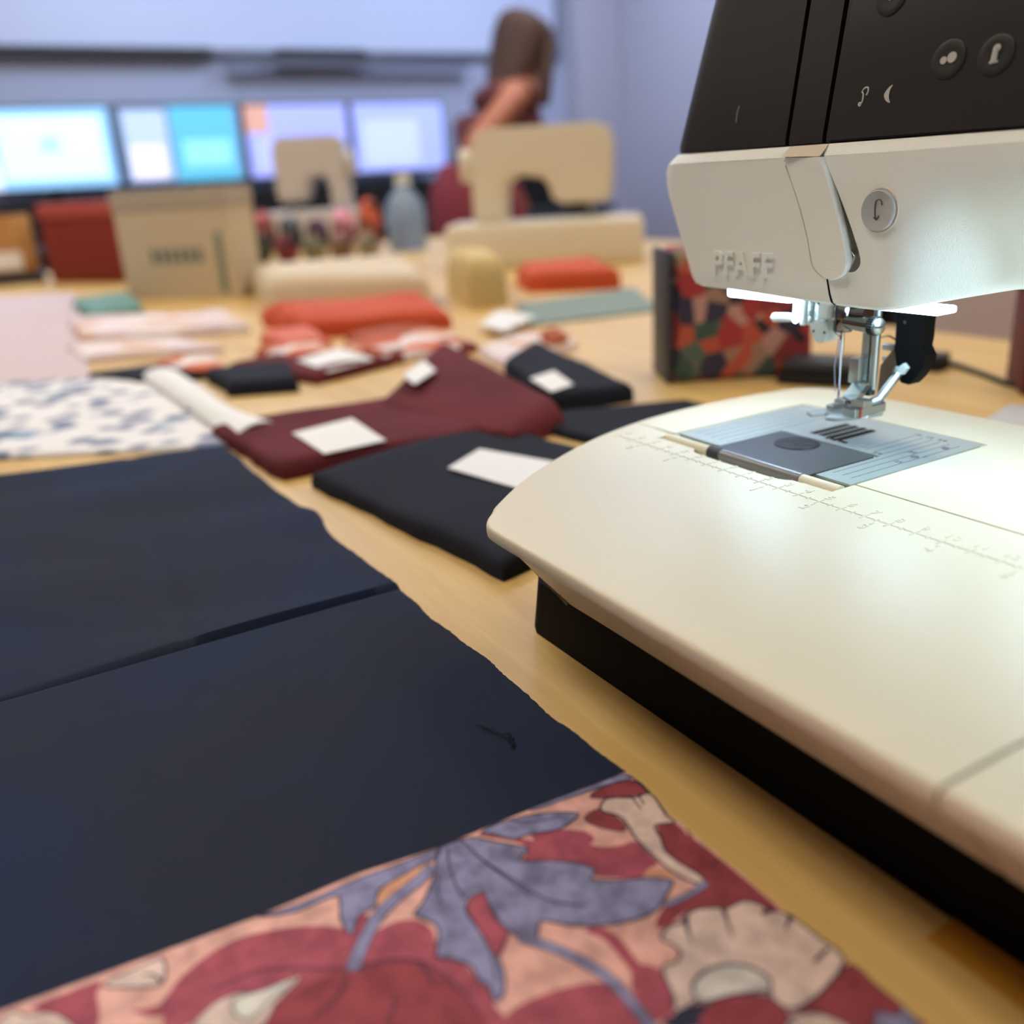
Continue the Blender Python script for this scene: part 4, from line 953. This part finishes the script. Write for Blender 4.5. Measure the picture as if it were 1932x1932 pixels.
# ---- boxes placed by their front bottom edge
def frame(name, pl, pr, lab, cat, ptop, z=-6.0, group=None):
    A, B = at(*pl, z=z), at(*pr, z=z); mid = (A+B)/2; rz = math.atan2((B-A).y, (B-A).x)
    D = (mid-CAM).dot(fw); T = at(*ptop, D=D); h = T.z - z
    t = thing(name, lab, cat, mid, rz, group)
    return t, (B-A).length, h
t, w_, h = frame('storage_box', (98, 534), (262, 533), 'red box with a lighter red lid at the left of the table', 'box', (170, 380))
bm = BM(); box(bm, (-w_/2, 0, 0), (w_/2, w_*.8, h*.8), .6); obj('body', bm, mat('deep_red', (128, 38, 32), .6), t, local=True)
bm = BM(); box(bm, (-w_/2-.3, -.3, h*.8+.02), (w_/2+.3, w_*.8+.3, h), .7); obj('lid', bm, mat('lid_red', (172, 76, 70), .6), t, local=True)
t, w_, h = frame('cardboard_box', (244, 566), (452, 562), 'beige cardboard box with a grey printed panel, right of the red box', 'box', (350, 355))
bm = BM(); box(bm, (-w_/2, 0, 0), (w_/2, w_*.35, h*.82), .2); obj('body', bm, mat('beige_card', (204, 188, 160), .8), t, local=True, smooth=0)
bm = BM(); box(bm, (-w_/2-.2, -.2, h*.82+.02), (w_/2+.2, w_*.35+.2, h), .3); obj('lid', bm, mat('grey_card', (176, 166, 150), .8), t, local=True, smooth=0)
bm = BM()
for k in range(6): box(bm, (-w_*.22+k*w_*.08, -.06, h*.33), (-w_*.22+k*w_*.08+w_*.055, -.005, h*.47))
obj('printed_panel', bm, mat('grey_green_print', (112, 122, 116), .8), t, local=True, smooth=0)
bm = BM(); box(bm, (w_*.36, -.06, h*.05), (w_*.42, -.005, h*.6)); obj('edge_tape', bm, mat('green_tape', (120, 134, 116), .7), t, local=True, smooth=0)
drape('teal_cloth', [(135, 562), (165, 585), (268, 572), (245, 548)], 1.8, mat('teal_cloth', (112, 156, 152), .8), 'teal folded cloth at the foot of the red box', edge=1)
t, w_, h = frame('amber_box', (-60, 545), (88, 532), 'amber box standing on a dark tray at the far left edge', 'box', (40, 405))
bm = BM(); box(bm, (-w_/2, -1, 0), (w_/2, w_*.7, 2.6), .4); obj('tray', bm, 'darkgrey', t, local=True)
bm = BM(); box(bm, (-w_/2+1, 0, 2.62), (w_/2-1, w_*.6, h), .4); obj('body', bm, mat('amber_card', (176, 120, 66), .7, vary=((196, 150, 96), 9, .4, .6)), t, local=True)
bm = BM(); box(bm, (-w_/2+2, -.3, 3.4), (w_/2-4, -.02, 7.5), .1); obj('front_label', bm, 'paper', t, local=True, smooth=0)

# ---- background sewing machines
def small_machine(pl, pr, ptop, lab, m, flip=False, lamp=False, bedh=.33):
    t, w_, h = frame('sewing_machine', pl, pr, lab, 'sewing machine', ptop)
    s = -1 if flip else 1
    hb = h*bedh
    b = BM(); box(b, (-w_/2, 0, 0), (w_/2, w_*.42, hb), 1.0, seg=3); obj('bed', b, m, t, local=True)
    b = BM()
    o_ = [(-.36, hb), (-.36, h*.82), (-.33, h*.96), (-.27, h), (.27, h), (.34, h*.96), (.36, h*.85), (.35, h*.50), (.32, h*.44), (.10, h*.44), (.05, h*.48), (.03, h*.58), (0, h*.63), (-.12, h*.66), (-.18, h*.6), (-.19, hb)]
    prism(b, [Vector((s*x*w_, w_*.08, z)) for x, z in o_], (0, w_*.27, 0)); bmesh.ops.recalc_face_normals(b, faces=b.faces)
    bmesh.ops.bevel(b, geom=[e for e in b.edges if abs(e.verts[0].co.y-e.verts[1].co.y) < .01 and len(e.link_faces) == 2 and e.calc_face_angle(0) > 1], offset=.8, segments=2, affect='EDGES')
    obj('arm', b, m, t, local=True)
    b = BM(); tube(b, [(s*.24*w_, w_*.2, hb+.4), (s*.24*w_, w_*.2, h*.5)], .5, 12); box(b, (s*.24*w_-1.2, w_*.2-1.4, hb+.05), (s*.24*w_+1.2, w_*.2+1, hb+.4), .1); obj('needle_bar', b, 'steel', t, local=True)
    b = BM(); tube(b, [(-s*.365*w_, w_*.2, h*.75), (-s*.42*w_, w_*.2, h*.75)], h*.12, 24); obj('hand_wheel', b, m, t, local=True)
    return t, w_, h
small_machine((845, 512), (1215, 494), (1030, 238), 'cream sewing machine standing in front of the standing person', mat('ivory_plastic', (228, 220, 200), .45), flip=False)
small_machine((505, 478), (690, 468), (590, 258), 'white sewing machine in front of the lilac monitors', mat('offwhite_plastic', (206, 200, 196), .45), flip=True, bedh=.36)
# ---- bottle
t, w_, h = frame('water_bottle', (722, 476), (788, 474), 'clear blue water bottle behind the cream quilt', 'bottle', (756, 328))
bm = BM(); r = w_/2
tube(bm, [(0, r, 0), (0, r, h*.05), (0, r, h*.6), (0, r, h*.78), (0, r, h*.86)], [r*.9, r, r, r*.5, r*.32], 24); obj('body', bm, mat('pale_blue_plastic', (160, 186, 222), .2, trans=.4), t, local=True)
bm = BM(); tube(bm, [(0, r, h*.86), (0, r, h)], r*.38, 20); obj('cap', bm, 'white_pl', t, local=True)
# ---- pile of cloth bundles
cols = [('dark green', (58, 64, 52)), ('maroon', (104, 44, 52)), ('olive', (112, 108, 84)), ('pink', (196, 132, 150)), ('brick red', (178, 88, 68)), ('plum', (84, 52, 74)), ('brown', (110, 82, 62)), ('slate', (80, 88, 92)), ('rose', (150, 84, 84)), ('khaki', (128, 116, 92))]
spots = [(497, 448, 0), (545, 440, 0), (598, 446, 0), (655, 405, 1), (703, 380, 1), (606, 418, 1), (650, 444, 0), (556, 412, 1), (506, 405, 1), (700, 440, 0)]
where = ['front left', 'front, second from the left', 'front, middle', 'back row, under the head of the white machine', 'back right end, tallest, beside the bottle', 'back row, middle', 'front, second from the right', 'back row, second from the left', 'back left end, beside the cardboard box', 'front right end, beside the bottle']
for (nm, c), (x, y, row), wh in zip(cols, spots, where):
    g = at(x, 484 if row else 497, z=-6); D = (g-CAM).dot(fw); hgt = (484-y if row else 497-y)/FPX*D; rr = 22/FPX*D
    b = BM(); bmesh.ops.create_icosphere(b, subdivisions=3, radius=1)
    for v in b.verts:
        k = 1+.08*math.sin(v.co.x*5+x)+.07*math.sin(v.co.z*7+y)
        v.co = Vector((v.co.x*rr*k, v.co.y*rr*k, v.co.z*hgt*.5*k)) + Vector((g.x, g.y, -6+hgt/2))
    mn = min(v.co.z for v in b.verts)
    for v in b.verts: v.co.z += -5.98-mn
    tag(obj('cloth_bundle', b, patch_mat('bundle_'+nm, [c, tuple(min(255, int(v*1.35)) for v in c), tuple(int(v*.6) for v in c)], 40)), f'{nm} cloth bundle in the scrap pile, {wh}', 'fabric', 'cloth bundles behind the quilt')
# ---- patchwork bag and small things at the right
pwm = patch_mat('patchwork_print', [(70, 92, 84), (150, 60, 62), (196, 92, 70), (60, 56, 78), (176, 60, 64), (168, 132, 110), (92, 108, 96), (196, 150, 138), (52, 48, 58)], 58)
t, w_, h = frame('patchwork_bag', (1262, 726), (1535, 708), 'patchwork floral fabric bag standing behind the sewing machine', 'bag', (1395, 458))
bm = BM(); box(bm, (-w_/2, 0, 0), (w_/2, w_*.5, h), .9, seg=3)
for v in bm.verts: v.co.x *= 1-.06*(v.co.z/h); v.co.y += .25*math.sin(v.co.x*.9)*(v.co.z/h)
obj('body', bm, pwm, t, local=True)
bm = BM(); box(bm, (-w_/2-.15, -.15, h*.0+.05), (-w_/2+.25, w_*.5, h*1.0), .1); obj('side_piping', bm, 'darkgrey', t, local=True)
bm = BM(); tube(bm, smooth_pts([(-w_*.25, w_*.25, h-.2), (-w_*.2, w_*.25, h+3), (0, w_*.25, h+4), (w_*.2, w_*.25, h+3), (w_*.25, w_*.25, h-.2)], 5, False), .35, 8); obj('handle', bm, 'maroon', t, local=True)
t = thing('foot_pedal', 'dark grey pedal lying on the table behind the needle', 'pedal', at(1540, 722, z=-6), .5)
bm = BM(); box(bm, (-3, -1.5, 0), (3.4, 3, 1.0), .3); obj('base', bm, 'blackp', t, local=True)
bm = BM(); box(bm, (-2.7, -1.2, 1.02), (3.1, 2.7, 2.0), .4); obj('treadle', bm, 'darkgrey', t, local=True)
bm = BM(); pts = [at(x, y, z=-5.75) for x, y in ((1745, 676), (1790, 684), (1850, 704), (1910, 726), (1990, 742), (2100, 760))]
tube(bm, smooth_pts(pts, 6, False), .22, 10); tag(obj('power_cord', bm, 'blackp'), 'black power cord lying on the table behind the machine', 'cord')
t, w_, h = frame('small_case', (1735, 700), (1772, 704), 'small black case at the end of the power cord', 'case', (1750, 668))
bm = BM(); box(bm, (-w_/2, 0, 0), (w_/2, 2.2, h*.7), .2); obj('body', bm, 'blackp', t, local=True)
bm = BM(); box(bm, (-w_/2, 0, h*.7+.02), (w_/2, 2.2, h), .15); obj('lid', bm, 'darkgrey', t, local=True)
t = thing('storage_box', 'dark red box at the right edge of the picture, behind the machine', 'box', at(1926, 748, z=-6), .75)
bm = BM(); box(bm, (0, 0, 0), (12, 6, 7.2), .2); obj('body', bm, mat('oxblood', (92, 30, 28), .6), t, local=True)
bm = BM(); box(bm, (-.1, -.1, 7.22), (12.1, 6.1, 9.2), .2); obj('lid', bm, mat('oxblood_lid', (84, 26, 26), .6), t, local=True)
q = at(1905, 790, z=-5)
t = thing('plastic_case', 'pale grey plastic case lying just behind the bed of the machine', 'case', (q.x+3, q.y+1, -6), .3)
bm = BM(); box(bm, (-4.2, -2.5, 0), (6, 3, .9), .3); obj('tray', bm, mat('pale_grey', (176, 176, 176), .5), t, local=True)
bm = BM(); box(bm, (-4.1, -2.4, .92), (5.9, 2.9, 1.3), .15); obj('lid', bm, mat('pale_grey_lid', (188, 188, 190), .4), t, local=True)

# ---- black office chair
t = thing('office_chair', 'black chair with a rounded back standing behind the table', 'chair', (-222, 176, ZF), 2.6)
bm = BM(); box(bm, (-24, -24, 44), (24, 22, 52), 3.5, seg=3); obj('seat', bm, 'blackp', t, local=True)
bm = BM()
ol = smooth_pts([(-20, 0, 58), (-23, 0, 76), (-19, 0, 92), (-8, 0, 98.5), (8, 0, 98.5), (19, 0, 92), (23, 0, 76), (20, 0, 58)], 4)
prism(bm, [p+Vector((0, 22+.0012*p.x*p.x, 0)) for p in ol], (0, 6, 0)); obj('backrest', bm, 'blackp', t, local=True)
bm = BM(); box(bm, (-3, 23, 45), (3, 27, 62), .6); obj('back_support', bm, 'darkgrey', t, local=True)
bm = BM(); tube(bm, [(0, 0, 10), (0, 0, 43.9)], 2.6, 16); obj('column', bm, 'darkgrey', t, local=True)
for k in range(5):
    a = k*2*math.pi/5
    bm = BM(); tube(bm, [(3*math.cos(a), 3*math.sin(a), 11), (27*math.cos(a), 27*math.sin(a), 8)], [2.6, 1.6], 10); lg = obj('leg', bm, 'darkgrey', t, local=True)
    bm = BM(); tube(bm, [(27*math.cos(a)-2*math.sin(a), 27*math.sin(a)+2*math.cos(a), 3.1), (27*math.cos(a)+2*math.sin(a), 27*math.sin(a)-2*math.cos(a), 3.1)], 3, 16); obj('castor', bm, 'blackp', lg, local=True)

#@@PERSON
# ================================================================== PERSON
def skin(name, joints, bones, m, parent, sub=2, root=0):
    me = bpy.data.meshes.new(name)
    me.from_pydata([tuple(Vector(j[:3])*S) for j in joints], bones, [])
    o = bpy.data.objects.new(name, me); C.objects.link(o)
    md = o.modifiers.new('s', 'SKIN'); md.use_smooth_shade = True
    for i, v in enumerate(me.skin_vertices[0].data):
        r = joints[i][3]; v.radius = (r*S, (joints[i][4] if len(joints[i]) > 4 else r)*S); v.use_root = (i == root)
    sb = o.modifiers.new('d', 'SUBSURF'); sb.levels = sub; sb.render_levels = sub
    dg = bpy.context.evaluated_depsgraph_get(); dg.update()
    me2 = bpy.data.meshes.new_from_object(o.evaluated_get(dg))
    bpy.data.objects.remove(o)
    if hasattr(m, 'name'): me2.materials.clear(); me2.materials.append(m)
    for p in me2.polygons: p.use_smooth = True
    o = bpy.data.objects.new(name, me2); C.objects.link(o); o.parent = parent
    return o
sk = mat('brown_skin', (180, 104, 64), .6); hairm = mat('brown_hair', (82, 54, 36), .7, bump=('noise', 200, .4, .003))
topm = mat('brick_top', (104, 48, 42), .85); trm = mat('red_skirt_cloth', (140, 52, 58), .85); shm = mat('dark_shoe', (30, 28, 30), .6)
PX, PY = -345, 184
pt = thing('person', 'person with long brown hair in a brick red top, standing bent over by the corner', 'person', (PX, PY, ZF), R(8))
pt.scale = (1.14, 1.14, 1.03)
# local cm: +y is where she faces, z from the floor
J = [(0, -6, 84, 13, 12), (0, 2, 100, 12.5, 10), (0, 10, 114, 14, 10.5), (0, 16, 124, 9, 8), (0, 20, 130, 5, 5), (0, 24, 136, 6.5, 6), (0, 26, 143, 9, 8.2), (0, 25, 149, 7.5, 7.5),
     (8, -4, 78, 9, 9), (8.5, 0, 45, 5.6, 5.6), (8.5, -4, 10, 3.6, 3.6), (8.5, 8, 3.5, 3.2, 3.8),
     (-8, -4, 78, 9, 9), (-8.5, 4, 45, 5.6, 5.6), (-8.5, 2, 10, 3.6, 3.6), (-8.5, 14, 3.5, 3.2, 3.8),
     (13, 5, 120, 5.6, 5.6), (17, -20, 99, 5.0, 5.0), (15.5, -6, 84, 3.2, 3.2), (14.5, 0, 82, 3.2, 1.8),
     (-13, 15, 121, 5.4, 5.4), (-16, 26, 98, 4.2, 4.2), (-8, 42, 92, 2.9, 2.9), (-6, 48, 91, 3.2, 1.8)]
Bn = [(0, 1), (1, 2), (2, 3), (3, 4), (4, 5), (5, 6), (6, 7), (0, 8), (8, 9), (9, 10), (10, 11), (0, 12), (12, 13), (13, 14), (14, 15), (3, 16), (16, 17), (17, 18), (18, 19), (3, 20), (20, 21), (21, 22), (22, 23)]
# fingers: short chains rooted in each palm
def fingers(J, Bn, i, d, side):
    p = Vector(J[i][:3]); d = Vector(d).normalized(); sd = Vector(side).normalized()
    for k, L in enumerate((6.5, 7.4, 7.0, 5.6)):
        q = p + sd*(k-1.5)*1.7
        J.append((*(q+d*2.6), .85)); Bn.append((i, len(J)-1)); J.append((*(q+d*(2.6+L*.45)+Vector((0, 0, -.6))), .8)); Bn.append((len(J)-2, len(J)-1)); J.append((*(q+d*(2.6+L*.8)+Vector((0, 0, -2.2))), .7)); Bn.append((len(J)-2, len(J)-1))
    q = p - d*1.0 - sd*2.6
    J.append((*(q+d*1.0), 1.0)); Bn.append((i, len(J)-1)); J.append((*(q+d*3.6-sd*1.6), .85)); Bn.append((len(J)-2, len(J)-1))
fingers(J, Bn, 19, (-.1, 1, -.3), (0.1, 0, -1)); fingers(J, Bn, 23, (.2, 1, -.2), (1, 0, 0))
skin('body', J, Bn, sk, pt)
# face
bm = BM()
tube(bm, [(0, 34.2, 145.5), (0, 35.6, 142.6), (0, 34.8, 141.8)], [.7, 1.3, 1.0], 10); obj('nose', bm, sk, pt, local=True)
for s in (-1, 1):
    bm = BM(); bmesh.ops.create_uvsphere(bm, u_segments=12, v_segments=8, radius=1.1); bmesh.ops.translate(bm, vec=(s*3.1, 33.0, 145.8), verts=bm.verts); obj('eye', bm, mat('eye', (60, 44, 36), .3), pt, local=True)
bm = BM(); tube(bm, [(-2, 33.0, 138.8), (0, 33.8, 138.6), (2, 33.0, 138.8)], [.4, .8, .4], 8); obj('mouth', bm, mat('lips', (150, 80, 76), .5), pt, local=True)
# hair: cap with a long fall over the back and shoulder
hj = [(0, 24, 152, 9, 9), (0, 21, 147, 12, 12.5), (0, 17, 140, 12, 9), (0, 13, 130, 12, 7), (0, 8, 120, 9, 4.5), (1, 4, 111, 7, 3)]
skin('hair', hj, [(0, 1), (1, 2), (2, 3), (3, 4), (4, 5)], hairm, pt)
skin('hair_strand', [(8.2, 23, 149, 2.6), (9.5, 25, 140, 3), (10.5, 22, 128, 3.2), (11, 20, 116, 2.4)], [(0, 1), (1, 2), (2, 3)], hairm, pt)
skin('top', [(0, -5, 88, 14.6, 13.5), (0, 2, 100, 14, 11.6), (0, 10, 114, 15.6, 12), (0, 15, 122.5, 12, 9.5), (10.5, 8, 121, 6.2, 6.2), (12.2, 6, 120.5, 5.9, 5.9), (-11.5, 14.5, 121, 6.6, 6.6), (-13.2, 16, 119.5, 6.0, 6.0)],
     [(0, 1), (1, 2), (2, 3), (3, 4), (4, 5), (3, 6), (6, 7)], topm, pt)
bm = BM()
def ell(cx, cy, z, rx, ry): return [Vector((cx+rx*math.cos(k*math.pi/16), cy+ry*math.sin(k*math.pi/16)*(1+.03*math.sin(k*3)), z)) for k in range(32)]
loft(bm, [ell(0, -4, 96, 14.5, 13.5), ell(0, -6, 86, 17.5, 17), ell(0, -6, 76, 19, 18), ell(0, -3, 55, 20.5, 19), ell(0, 0, 36, 23, 21)], True, True)
obj('skirt', bm, trm, pt, local=True)
for s, y in ((8.5, 3), (-8.5, 9)):
    bm = BM(); box(bm, (s-4.6, y-12, 0), (s+4.6, y+14, 7.6), 2.4, seg=3); obj('shoe', bm, shm, pt, local=True)
